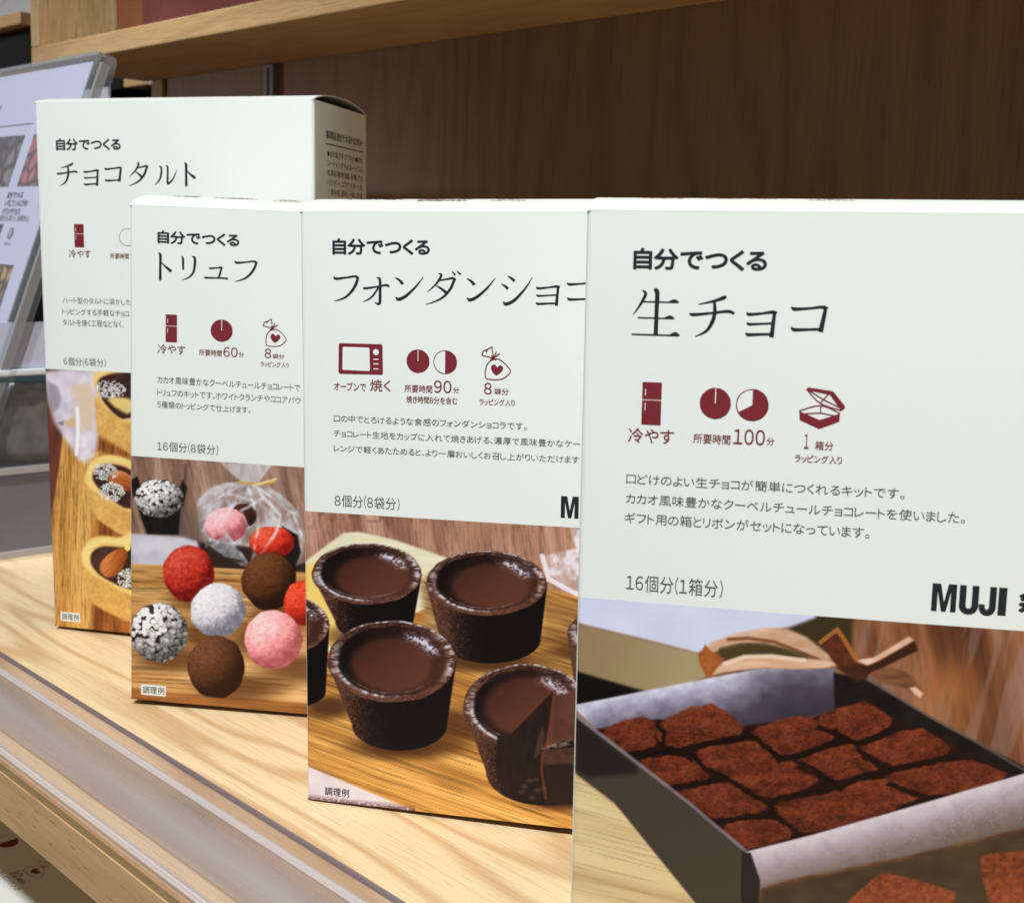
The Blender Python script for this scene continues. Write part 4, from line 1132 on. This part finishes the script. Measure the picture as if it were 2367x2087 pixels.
def paint_tart(X, Y):
    e = lambda x, y: (x / 3.003, 900 + y / 3.003)
    E_ = lambda *p: [e(*q) for q in p]
    img = np.tile(C3((108, 62, 52)), (len(X), 1)) * (.75 + .5 * fbm(X / 20, Y / 40, 401, 3))[:, None]
    brd = boards(X, Y, 91, (222, 180, 112), (202, 154, 88), (172, 122, 62), 403, .09, 14)
    bm_ = poly(X, Y, E_((440, 300), (420, 470), (345, 960), (340, 1250), (350, 1720), (2400, 1900), (2400, -400), (600, -300)), 3)
    lay(img, bm_, brd)
    # bright out-of-focus cellophane
    lay(img, poly(X, Y, E_((300, -120), (420, -140), (900, -160), (900, 0), (670, 60), (690, 400), (650, 470), (590, 510), (540, 480), (380, 230), (330, 60)), 8) * .95,
        ramp(fbm(X / 22, Y / 26, 405, 3), (186, 176, 188), (214, 208, 220), (234, 232, 242)))
    lay(img, poly(X, Y, E_((330, -60), (400, -20), (430, 60), (410, 130), (360, 170), (335, 60)), 6) * .8, (150, 140, 152))
    lay(img, poly(X, Y, E_((480, -20), (620, -60), (660, 60), (640, 280), (560, 280), (545, 120)), 8) * .8, (214, 190, 166))
    lay(img, poly(X, Y, E_((440, 230), (530, 180), (540, 260), (480, 265)), 5) * .8, (206, 176, 142))
    lay(img, poly(X, Y, E_((395, 235), (445, 215), (440, 252)), 3), (140, 130, 142))
    lay(img, seg(X, Y, E_((540, 130), (545, 300), (535, 450)), 4, 4) * .8, (246, 244, 250))
    # shade on the board
    for pc in (((690, 330), (900, 430), (900, 470), (760, 455), (680, 420)), ((690, 900), (900, 1010), (900, 1040), (820, 1030), (690, 1010)), ((650, 1490), (900, 1600), (900, 1760), (640, 1740))):
        lay(img, poly(X, Y, E_(*pc), 8) * .85, boards(X, Y, 91, (176, 112, 60), (150, 88, 44), (112, 60, 30), 407, .09, 12))
    crust = lambda t: ramp(t, (176, 126, 66), (220, 180, 108), (242, 220, 158))
    ct = fbm(X / 6, Y / 6, 409, 4)
    def tart(outer, wallp, well, s):
        outer, well = [list(rounder([tuple(p) for p in q], 2)) for q in (outer, well)]
        lay(img, poly(X, Y, E_(*wallp), 4), crust(.40 + .38 * (ct - .5) + .25 * (fbm(X / 28, Y / 28, s + 3, 2) - .5)))
        lay(img, poly(X, Y, E_(*outer), 4), crust(.62 + .34 * (ct - .5)))
        ring = poly(X, Y, E_(*outer), 16) * (1 - poly(X, Y, E_(*well), 14))
        lay(img, ring * sm(.35, .75, ring) * .75, crust(.98 + .25 * (ct - .5)))
        m_ = poly(X, Y, E_(*well), 3.5)
        lay(img, m_, ramp(fbm(X / 15, Y / 15, s, 3), (56, 36, 34), (88, 60, 54)))
        lay(img, poly(X, Y, [(x + 1, y - 5) for x, y in E_(*well)], 6) * (1 - m_) * .35, (186, 130, 60))
        return m_
    def crumbs(cx, cy, rx, ry, s):
        c = e(cx, cy)
        r = np.hypot((X - c[0]) / (rx / 3), (Y - c[1]) / (ry / 3)) + .5 * (fbm(X / 5, Y / 5, s + 1, 2) - .5)
        f1, f2, idv = cells(X / 5.2, Y / 5.2, s)
        lay(img, (r < 1) * sm(.05, .2, f2 - f1) * (idv > .15), C3((232, 230, 226)) * (.72 + .3 * idv)[:, None])
    def almond(cx, cy, rx, ry, rot, s):
        c = e(cx, cy); a = math.radians(rot)
        x = ((X - c[0]) * math.cos(a) + (Y - c[1]) * math.sin(a)) / (rx / 3); y = (-(X - c[0]) * math.sin(a) + (Y - c[1]) * math.cos(a)) / (ry / 3)
        y2 = y * (1 + .28 * x)
        r = np.hypot(x, y2)
        g = fbm(x * 1.2, y * 9, s, 3)
        lay(img, 1 - sm(.93, 1.03, r), ramp(.62 - .38 * y - .25 * x + .7 * (g - .5), (104, 50, 22), (166, 92, 46), (202, 134, 80)))
    # back tart (soft)
    tart([(640, -140), (900, -190), (1300, -160), (1300, 200), (900, 230), (850, 215), (720, 130), (670, 30)], [(660, 60), (800, 190), (1300, 200), (1300, 440), (900, 440), (760, 350), (680, 300)], [(680, -90), (900, -130), (1260, -100), (1240, 120), (900, 200), (840, 205), (740, 110), (690, 20)], 411)
    crumbs(770, 0, 110, 60, 413)
    lay(img, poly(X, Y, E_((750, 70), (800, 50), (900, 60), (1000, 120), (890, 170), (800, 120)), 5), (220, 196, 130))
    # middle tart
    tart([(590, 640), (600, 560), (650, 480), (760, 445), (900, 480), (1000, 560), (1300, 560), (1300, 820), (960, 880), (890, 850), (760, 780), (640, 700)], [(585, 600), (640, 700), (760, 785), (960, 880), (1300, 830), (1300, 1020), (900, 1030), (830, 1000), (680, 900), (600, 740)],
         [(640, 620), (660, 555), (720, 515), (820, 520), (900, 545), (1000, 620), (1260, 620), (1240, 780), (900, 840), (800, 780), (700, 700)], 415)
    almond(870, 640, 115, 62, 24, 417)
    crumbs(735, 570, 85, 58, 419); crumbs(780, 710, 85, 70, 421)
    # front tart, heart shaped
    tart([(560, 1180), (580, 1080), (650, 1020), (740, 1015), (820, 1030), (870, 1010), (940, 960), (1200, 940), (1400, 1060), (1300, 1320), (960, 1440), (880, 1420), (730, 1340), (610, 1270)], [(555, 1150), (610, 1275), (740, 1350), (900, 1430), (1400, 1250), (1380, 1420), (960, 1620), (860, 1600), (720, 1530), (640, 1480), (590, 1330)],
         [(625, 1200), (635, 1130), (700, 1085), (800, 1090), (900, 1100), (1000, 1020), (1200, 1000), (1330, 1080), (1240, 1260), (960, 1390), (890, 1385), (780, 1340), (680, 1280)], 423)
    lay(img, poly(X, Y, E_((640, 1210), (650, 1150), (700, 1110), (790, 1105), (720, 1180), (700, 1290)), 4) * .6, (98, 68, 60))
    almond(800, 1195, 125, 70, -48, 425)
    crumbs(880, 1310, 60, 70, 427); crumbs(1100, 1150, 110, 60, 429)
    lay(img, 1 - sm(.9, 1.05, np.hypot((X - e(890, 1095)[0]) / 7, (Y - e(890, 1095)[1]) / 8)), (238, 214, 120))
    # lower edge of the print is the cut end of the board
    return img

PR = {}
def print_material():
    mt, n, l, b = new_mat('printed_photo')
    at = n.new('ShaderNodeVertexColor')
    at.layer_name = 'print'
    l.new(at.outputs['Color'], b.inputs['Base Color'])
    b.inputs['Roughness'].default_value = 0.42
    b.inputs['Specular IOR Level'].default_value = 0.2
    return mt
M['print'] = print_material()

def photo_print(root, key, W, H, ph, painter, Hm):
    res = RES[key]
    u0, u1 = 0.014, W - 0.014
    nu, nh = int((u1 - u0) * res), int(ph * res)
    us, hs = np.linspace(u0, u1, nu), np.linspace(0.001, ph, nh)
    U, Hh = np.meshgrid(us, hs)
    U, Hh = U.ravel(), Hh.ravel()
    Hm = np.array(Hm)
    w = Hm[2, 0] * U + Hm[2, 1] * Hh + 1
    X = (Hm[0, 0] * U + Hm[0, 1] * Hh + Hm[0, 2]) / w
    Y = (Hm[1, 0] * U + Hm[1, 1] * Hh + Hm[1, 2]) / w
    img = np.clip(painter(X, Y), 0, 255) / 255.0
    lin = np.where(img < .04045, img / 12.92, ((img + .055) / 1.055) ** 2.4)
    lin = np.clip(lin * PRINT_GAIN, 0, 1) ** (1.22 if key == 'W' else 1.16)
    # the sheet wraps the rounded folds
    e = np.where(U < .05, -.05 + np.sqrt(np.clip(.0025 - (.05 - U) ** 2, 0, 1)), 0.0)
    e = np.where(U > W - .05, -.05 + np.sqrt(np.clip(.0025 - (U - W + .05) ** 2, 0, 1)), e)
    bw = 0.035 * np.sin(np.pi * np.clip(U / W, 0, 1)) * np.sin(np.pi * Hh / H)
    co = np.stack([U, -(e + .0014) - bw, Hh], 1) * S
    me = bpy.data.meshes.new('photo_print')
    me.vertices.add(nu * nh)
    me.vertices.foreach_set('co', co.ravel().astype(np.float32))
    i = (np.arange(nh - 1)[:, None] * nu + np.arange(nu - 1)[None, :]).ravel()
    q = np.stack([i, i + 1, i + nu + 1, i + nu], 1).ravel().astype(np.int32)
    nq = len(i)
    me.loops.add(nq * 4); me.polygons.add(nq)
    me.loops.foreach_set('vertex_index', q)
    me.polygons.foreach_set('loop_start', (np.arange(nq) * 4).astype(np.int32))
    me.update(calc_edges=True)
    ca = me.color_attributes.new('print', 'FLOAT_COLOR', 'POINT')
    rgba = np.concatenate([np.clip(lin, 0, .9), np.ones((len(lin), 1))], 1)
    ca.data.foreach_set('color', rgba.ravel().astype(np.float32))
    me.update()
    return link('photo_print', me, M['print'], root)

# ------------------------------------------------------------------ the shelf unit
X0, X1 = -62.0, 16.0
tag(block('shelf', (X0, 5.30, -0.61), (X1, 17.6, 0.0), M['shelf']), kind='structure')
tag(block('wall', (-32.5, 17.6, -14), (X1, 18.2, 30), M['panel']), kind='structure')
tag(block('floor', (X0, 3.0, -12.9), (X1, 17.6, -12.2), M['shelf']), kind='structure')
tag(block('rear_wall', (-130, 46, -40), (60, 47, 60), M['wall']), kind='structure')

# oak lipping along the front of the shelf board
lip = empty('shelf_lipping', (-20, 5.15, -0.3))
tag(lip, 'pale oak strip along the front edge of the shelf, below the plastic rail', 'edging')
def child(o, root):
    mw = o.matrix_world.copy()
    bpy.context.view_layer.update()
    o.parent = root
    o.matrix_parent_inverse = root.matrix_world.inverted()
    return o
bpy.context.view_layer.update()
child(extrude_x('oak_strip', [(5.298, -0.61), (5.185, -0.61), (5.17, -0.595), (5.17, -0.02), (5.185, -0.003), (5.298, -0.003)], X0, X1, M['oak']), lip)

# wall stile and metal slotted upright
tag(block('wall_stile', (-32.53, 17.50, -0.0 + 0.002), (-31.95, 17.597, 9.995), M['oak_upright'], bevel=0.02), 'narrow pale wooden strip closing the left end of the brown back wall', 'trim')
ch = empty('slotted_upright', (-26.7, 17.55, 5)); tag(ch, 'dark grey metal slotted upright let into the brown back wall', 'shelf bracket')
bpy.context.view_layer.update()
c_ = block('channel', (-26.92, 17.44, 0.004), (-26.50, 17.598, 9.99), M['metal'], bevel=0.03); child(c_, ch)
child(block('slot_groove', (-26.75, 17.43, 0.3), (-26.66, 17.45, 9.9), M['black']), ch)

# wooden cabinet above
cab = empty('wooden_cabinet', (-22, 16, 10)); tag(cab, 'open fronted oak cabinet overhead with maroon goods in it', 'cabinet')
bpy.context.view_layer.update()
child(block('bottom_board', (-32.96, 14.35, 10.0), (X1, 17.598, 10.49), M['cabinet_oak'], bevel=0.03), cab)
child(block('side_board', (-32.96, 14.352, 10.492), (-32.50, 17.596, 19.0), M['oak_upright'], bevel=0.03), cab)
child(block('inner_batten', (-32.498, 16.35, 10.494), (-32.40, 17.55, 19.0), M['oak_upright'], bevel=0.02), cab)
child(block('top_board', (-32.96, 14.352, 19.002), (X1, 17.598, 19.5), M['oak'], bevel=0.03), cab)
child(block('back_channel', (-32.3, 17.3, 10.494), (-31.6, 17.59, 19.0), M['metal']), cab)
pk = empty('gift_package', (-25, 16, 10.5)); tag(pk, 'dark maroon package with a rust stripe inside the overhead cabinet', 'package')
bpy.context.view_layer.update()
child(block('package_body', (-30.0, 15.9, 10.50), (-16.0, 17.2, 16.5), M['maroon'], bevel=0.06), pk)
child(block('end_stripe', (-31.35, 15.9, 10.50), (-30.02, 17.2, 16.5), M['rust'], bevel=0.05), pk)

# ------------------------------------------------------------------ clear label rail along the shelf edge
rail = empty('label_rail', (-14, 6, 0)); tag(rail, 'long clear plastic price rail lying along the front edge of the shelf', 'label rail')
bpy.context.view_layer.update()
def strip(name, top, th, mat):
    prof = top + [(y, z - th) for y, z in reversed(top)]
    o = extrude_x(name, prof, X0, X1, M[mat]); return child(o, rail)
strip('inner_lip', [(6.735, 0.012), (6.735, 0.04), (6.715, 0.055), (6.685, 0.045), (6.675, 0.026)], 0.010, 'rail_lip')
strip('base_strip', [(6.675, 0.024), (6.45, 0.022), (6.43, 0.03)], 0.008, 'rail_clear')
strip('ridge', [(6.43, 0.03), (6.425, 0.085), (6.39, 0.10), (6.35, 0.085), (6.335, 0.06)], 0.012, 'rail_ridge')
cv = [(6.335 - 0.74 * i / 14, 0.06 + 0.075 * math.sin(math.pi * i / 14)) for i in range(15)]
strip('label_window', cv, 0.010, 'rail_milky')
strip('front_fold', [(5.595, 0.06), (5.56, 0.095), (5.52, 0.10), (5.47, 0.075), (5.42, 0.06)], 0.012, 'rail_clear')
strip('outer_groove', [(5.42, 0.06), (5.36, 0.085), (5.34, 0.07), (5.31, 0.09), (5.28, 0.085)], 0.012, 'rail_ridge')
strip('outer_lip', [(5.28, 0.085), (5.255, 0.08), (5.245, 0.05), (5.245, 0.012)], 0.010, 'rail_clear')
child(extrude_x('painted_shadow_strip', [(5.243, 0.002), (5.243, 0.012), (5.19, 0.012), (5.176, 0.004), (5.176, 0.002)], X0, X1, M['trim']), rail)  # dark strip painting the shade between rail and oak edge

# ------------------------------------------------------------------ sign stand at the left
SO = Vector((-22.0, 7.68, 0.0)); SL = Vector((0, 0.3447, 0.9388)); SN = Vector((0, -0.9388, 0.3447))
sg = empty('sign_stand', SO); tag(sg, 'tilted clear acrylic stand holding a lavender product sign at the left edge', 'sign stand')
bpy.context.view_layer.update()
def on_sign(s, t, e): return SO + Vector((-1, 0, 0)) * s + SL * t + SN * e
def sheet(name, s0, s1, t0, t1, e0, e1_, mat, fillet=0.0):
    pts = [(s0, t0), (s1, t0), (s1, t1), (s0, t1)]
    if fillet:
        pts = [(s0, t0), (s1, t0), (s1, t1)] + [(s0 + fillet - fillet * math.sin(a), t1 - fillet + fillet * math.cos(a)) for a in [math.pi / 2 * i / 6 for i in range(7)]]
    n = len(pts)
    v = [on_sign(s, t, e0) for s, t in pts] + [on_sign(s, t, e1_) for s, t in pts]
    f = [tuple(range(n)), tuple(range(2 * n - 1, n - 1, -1))] + [(i, (i + 1) % n, n + (i + 1) % n, n + i) for i in range(n)]
    o = mesh_obj(name, v, f, mat)
    bm = bmesh.new(); bm.from_mesh(o.data); bmesh.ops.recalc_face_normals(bm, faces=bm.faces); bm.to_mesh(o.data); bm.free()
    return child(o, sg)
sheet('front_sheet', 0.10, 12, 0.05, 9.66, 0.05, 0.10, M['acrylic'], 0.25)
sheet('rear_sheet', 0.0, 12, 0.0, 9.70, -0.22, -0.12, M['acrylic'], 0.3)
sheet('side_edge', 0.02, 0.12, 0.02, 9.45, -0.115, 0.045, M['acrylic_edge'])
sheet('top_edge', 0.3, 12, 9.62, 9.68, -0.115, 0.045, M['acrylic_edge'])
ps = sheet('paper_sheet', 0.52, 11.6, 0.1, 9.52, -0.02, 0.0, M['sign_paper'])
SIGN_INK = [M['ink'], M['grey_ink'], M['paper_ink']]
def sign_print(pr, name, mats=SIGN_INK):
    o = mesh_obj(name, [on_sign(-p[0] + 12, p[1], 0.006) for p in pr.v], pr.f, mats, None, pr.k)
    return child(o, sg)
pr = Print()
X_ = lambda s: 12 - s           # lettering runs left to right
pr.poly([(X_(10), 8.38), (X_(2.25), 8.38), (X_(2.25), 8.40), (X_(10), 8.40)], 1)
pr.text('あつめてレ', X_(7.4), X_(4.06), 8.66, 9.02)
pr.text('自分でつくる', X_(2.34), X_(1.63), 6.86, 7.0, 0.02)
pr.text('いちごとショコラの', X_(2.33), X_(1.31), 6.70, 6.84, 0.02)
pr.text('クランチチョコ', X_(2.33), X_(1.53), 6.54, 6.67, 0.02)
pr.text('6個分(6袋分) 消費税込', X_(2.42), X_(1.02), 6.40, 6.53, 0.0, 1)
pr.poly([(X_(2.28), 6.02), (X_(2.08), 6.02), (X_(2.08), 6.34), (X_(2.28), 6.34)])
pr.disc(X_(1.62), 6.165, .115, .115, k=0); pr.disc(X_(1.62), 6.165, .10, .10, k=2, layer=1); pr.disc(X_(1.62), 6.165, .105, .105, 0, 180, k=0, layer=2)
pr.text('60分', X_(1.75), X_(1.45), 5.92, 5.99, 0.0, 1)
sign_print(pr, 'sign_lettering')
def sign_photo(name, s0, s1, t0, t1, paint):
    ns, nt = int((s1 - s0) * 60), int((t1 - t0) * 60)
    ss, ts = np.meshgrid(np.linspace(0, s1 - s0, ns), np.linspace(0, t1 - t0, nt))
    img = np.clip(paint(ss.ravel() * 60, ts.ravel() * 60), 0, 255) / 255.0
    lin = img ** 2.2
    v = [on_sign(s0 + a, t0 + b, 0.004) for a, b in zip(ss.ravel(), ts.ravel())]
    f = [(j * ns + i, j * ns + i + 1, (j + 1) * ns + i + 1, (j + 1) * ns + i) for j in range(nt - 1) for i in range(ns - 1)]
    o = mesh_obj(name, v, f, M['print'])
    ca = o.data.color_attributes.new('print', 'FLOAT_COLOR', 'POINT')
    ca.data.foreach_set('color', np.concatenate([lin, np.ones((len(lin), 1))], 1).ravel().astype(np.float32))
    return child(o, sg)
def ph_dark(X, Y):
    f1, f2, i_ = cells(X / 26, Y / 26, 3)
    return ramp(.75 * sm(.0, .5, f2 - f1) + .5 * (fbm(X / 6, Y / 6, 4, 3) - .4), (58, 46, 44), (92, 82, 84), (150, 138, 140))
def ph_pink(X, Y):
    f1, f2, i_ = cells(X / 22, Y / 22, 7)
    t = sm(.0, .5, f2 - f1)
    img = ramp(t * .7 + .4 * (fbm(X / 5, Y / 5, 8, 3) - .3), (72, 48, 46), (112, 80, 80), (160, 140, 140))
    lay(img, (i_ > .45) * sm(.05, .3, f2 - f1), ramp(fbm(X / 5, Y / 8, 9, 3), (150, 66, 70), (208, 124, 128)))
    return img
def ph_nuts(X, Y):
    f1, f2, i_ = cells(X / 15, Y / 20, 11)
    t = sm(.0, .45, f2 - f1)
    img = ramp(t * (.5 + .5 * i_), (60, 40, 26), (150, 108, 60), (206, 168, 110))
    lay(img, (i_ > .8) * t, (170, 92, 50))
    return img
sign_photo('sign_photo', 2.45, 4.9, 7.1, 8.165, ph_dark)
sign_photo('sign_photo', 0.66, 2.05, 7.1, 8.16, ph_pink)
sign_photo('sign_photo', 1.01, 4.2, 4.5, 5.56, ph_nuts)

# ------------------------------------------------------------------ clear bin of packets behind the sign
BX = -22.05
bn = empty('clear_bin', (-27, 11, 0)); tag(bn, 'scuffed clear plastic bin with a white rim, behind the tilted sign', 'bin')
bpy.context.view_layer.update()
child(block('right_wall', (BX - 0.10, 8.75, 0.14), (BX, 15.5, 3.17), M['bin_wall'], bevel=0.02), bn)
child(block('front_wall', (-34, 8.65, 0.002), (BX - 0.102, 8.74, 3.2), M['bin_wall'], bevel=0.02), bn)
child(block('base', (-34, 8.75, 0.002), (BX - 0.102, 15.5, 0.06), M['bin_wall']), bn)
child(block('inner_ledge', (-34, 8.75, 1.52), (BX - 0.102, 15.5, 1.66), M['bin_wall']), bn)
child(block('ledge_rim', (BX - 0.12, 8.7, 1.53), (BX + 0.015, 15.5, 1.66), M['rail_ridge'], bevel=0.02), bn)
child(block('base_rim', (BX - 0.12, 8.7, 0.003), (BX + 0.012, 15.5, 0.13), M['rail_ridge'], bevel=0.02), bn)
child(block('white_rim', (BX - 0.16, 8.7, 3.30), (BX + 0.04, 15.5, 3.42), M['white_card'], bevel=0.03), bn)
child(block('teal_edge', (BX - 0.14, 8.72, 3.18), (BX + 0.03, 15.5, 3.295), M['teal'], bevel=0.02), bn)
child(block('header_card', (BX - 0.14, 8.9, 3.43), (BX - 0.10, 14.5, 4.24), M['sign_paper']), bn)
child(block('frosted_tray', (-33.9, 8.78, 0.07), (BX - 0.12, 15.4, 1.50), M['frosted'], bevel=0.05), bn)
def packet(name, lo, hi, mat, label, seed, group=None):
    rng = random.Random(seed)
    bm = bmesh.new()
    bmesh.ops.create_cube(bm, size=1.0)
    bmesh.ops.subdivide_edges(bm, edges=list(bm.edges), cuts=5, use_grid_fill=True)
    for v in bm.verts:
        p = Vector([(lo[i] + hi[i]) / 2 + v.co[i] * (hi[i] - lo[i]) for i in range(3)])
        k = 1 - 0.35 * (abs(v.co.x * 2) ** 4 + abs(v.co.z * 2) ** 4) / 2
        p.y = (lo[1] + hi[1]) / 2 + (p.y - (lo[1] + hi[1]) / 2) * k
        p += Vector([rng.uniform(-.05, .05) for _ in range(3)])
        v.co = p * S
    me = bpy.data.meshes.new(name); bm.to_mesh(me); bm.free()
    for p in me.polygons: p.use_smooth = True
    o = link(name, me, mat)
    tag(o, label, 'packet', group)
    return o
for i, y in enumerate((9.0, 10.5, 12.0)):
    packet('snack_packet', (-29, y, 1.70), (BX - 0.25, y + 1.3, 3.15), M['dark_goods'],
           ('dark olive snack packet nearest the front of the clear bin', 'dark olive snack packet in the middle of the clear bin', 'dark olive snack packet furthest back in the clear bin')[i], i, 'packets in the clear bin')
packet('biscuit_bag', (-33.5, 15.65, 3.29), (-22.8, 16.9, 6.9), M['brown_goods'], 'golden brown bag of biscuits upright behind the clear bin', 9)
tag(block('display_riser', (-34, 15.6, 0.002), (-22.6, 17.0, 3.28), M['dark_goods'], bevel=0.03), 'dark display riser under the brown biscuit bag', 'riser')

# ------------------------------------------------------------------ the neighbouring shelves in the distance
def far(name, lo, hi, mat, label, cat, bevel=0.03, group=None):
    return tag(block(name, lo, hi, M[mat], bevel=bevel), label, cat, group)
far('display_shelf', (-75, 23.6, 12.3), (-44.3, 30, 12.75), 'oak', 'distant wooden shelf board seen under the cabinet, left of the back wall', 'shelf')
far('display_shelf', (-75, 23.6, 10.3), (-44.3, 30, 10.70), 'black', 'distant black shelf board just above the tall tart box', 'shelf')
far('storage_box', (-75, 24, 12.76), (-55.3, 29, 14.3), 'black', 'distant black storage box at the far left edge under the grey poster', 'box')
far('display_shelf', (-75, 23.6, 14.55), (-55.2, 30, 15.05), 'oak', 'distant oak shelf board at the top left corner', 'shelf')
far('poster_board', (-75, 24.6, 15.06), (-55.2, 24.8, 20), 'pale_poster', 'pale grey poster standing on the far top left shelf', 'poster', 0)
far('price_card', (-49.1, 23.2, 10.75), (-46.5, 23.3, 11.32), 'white_card', 'white price card just over the top left of the tall tart box', 'card', 0)
far('dark_carton', (-50, 24, 11.36), (-47.0, 27, 12.25), 'black', 'small black carton on the distant shelf beside the acrylic sign', 'box')
far('wooden_crate', (-46.8, 24, 11.40), (-44.9, 27, 12.20), 'oak', 'small tan crate on the distant shelf behind the tall tart box', 'crate')
far('grey_tin', (-44.85, 24, 11.38), (-44.2, 27, 12.1), 'pale_poster', 'small grey tin at the right end of the distant shelf', 'tin')

# ------------------------------------------------------------------ cartons on the shelf
GRP = 'white chocolate kit boxes in a row on the shelf'
TILT = {'T': (0.5582, -0.0044, -0.0169), 'R': (0.6816, -0.0131, 0.0090), 'F': (0.5707, -0.0121, -0.0254), 'W': (0.5861, 0.0013, -0.0184)}
tall = carton('T', 'tart_kit_box', 4.207, 2.0, 7.581, (-17.6472, 7.7976, 0.0508), TILT['T'], 0.12, 0.09, 0.36,
       'tall white carton at the back of the row with heart shaped almond tarts on it', 3.845, paint_tart, HOMO['T'], GRP)
carton('R', 'truffle_kit_box', 4.6, 1.5, 6.1246, (-14.1103, 7.1915, 0.0821), TILT['R'], 0.14, 0.045, 0.345,
       'white carton printed with red, pink and white truffle balls', 3.105, paint_truffles, HOMO['R'], GRP)
carton('F', 'fondant_kit_box', 4.6, 1.5, 6.1246, (-10.4127, 7.3018, 0.0234), TILT['F'], 0.14, 0.06, 0.335,
       'white carton printed with dark round fondant cakes and an oven icon', 3.105, paint_fondant, HOMO['F'], GRP)
carton('W', 'ganache_kit_box', 4.6, 1.5, 6.1246, (-6.4813, 7.1853, 0.0437), TILT['W'], 0.105, 0.06, 0.36,
       'largest, nearest white carton at right with cocoa dusted squares in a tray', 3.105, paint_ganache, HOMO['W'], GRP)
# small print on the right side of the tall carton
pr = Print()
Hh = 7.581
pr.text('無印良品 自分でつくるチョコタルト', 0.42, 1.80, Hh - 0.47, Hh - 0.35, 0.02)
pr.poly([(0.40, Hh - 0.545), (1.82, Hh - 0.545), (1.82, Hh - 0.53), (0.40, Hh - 0.53)])
for i, s in enumerate(('●名称:菓子手づくりキット●原材', 'コーティングチョコレート(ココ', '乳製品(植物油脂、砂糖、カカ', 'パウダー、ココアバター、全', '/香料剤、香料、一部に乳成', '大豆含む)、ビスケット(小麦', '糖、バター、小麦胚芽、食塩', '膨張剤、乳化剤、香料)、ア', '●内容量:6個分●賞味期限', '●保存方法:直射日光、高温', '●製造者:東京都豊島区東池')):
    z = Hh - 0.62 - 0.128 * i
    pr.text(s, 0.46, 1.80, z - 0.088, z, 0.0)
pr.build('side_lettering', [M['ink']], tall, lambda d, h, e: (4.207 + e, d, h))

# the carton standing on the shelf below, only its lid in view
lowb = empty('lower_kit_box', (-20.0, 6.7, -12.19)); tag(lowb, 'white carton on the shelf below, only its printed lid showing at bottom left', 'box')
bpy.context.view_layer.update()
child(block('carton_sleeve', (-21.8, 6.72, -12.19), (-16.6, 8.3, -4.03), M['carton'], bevel=0.035), lowb)
child(block('lid_flap', (-21.78, 6.71, -4.026), (-16.62, 8.29, -4.0), M['carton'], bevel=0.007), lowb)
K = 9.88 / 11.88
y0 = 8.62
def lid_sheet(nm, pr):
    child(mesh_obj(nm, [(p[0] * K, p[1] * K, -3.998 + .0006 * l) for p, l in zip(pr.v, pr.layer)], pr.f, [M['red_ink'], M['paper_ink'], M['grey_ink']], None, pr.k), lowb)
for kind, a, b_, c, d_ in (('oven', -24.75, -24.22, .42, .78), ('clock30', -23.55, -23.0, .38, .80), ('bag', -22.08, -21.5, .36, .86)):
    pr = Print(); icon(pr, kind, a, b_, y0 + c, y0 + d_)
    lid_sheet('lid_icon', pr)
pr = Print()
pr.text('10', -22.02, -21.78, y0 + .12, y0 + .30, 0.02); pr.text('袋分', -21.74, -21.46, y0 + .12, y0 + .22, 0.02)
pr.text('ラッピング入り', -22.2, -21.3, y0 - .05, y0 + .06, 0.02)
pr.text('所要時間', -23.85, -23.3, y0 + .12, y0 + .24, 0.02); pr.text('30分', -23.26, -22.9, y0 + .12, y0 + .3, 0.02)
lid_sheet('lid_lettering', pr)

bpy.data.objects.remove(_curo)
bpy.context.view_layer.update()
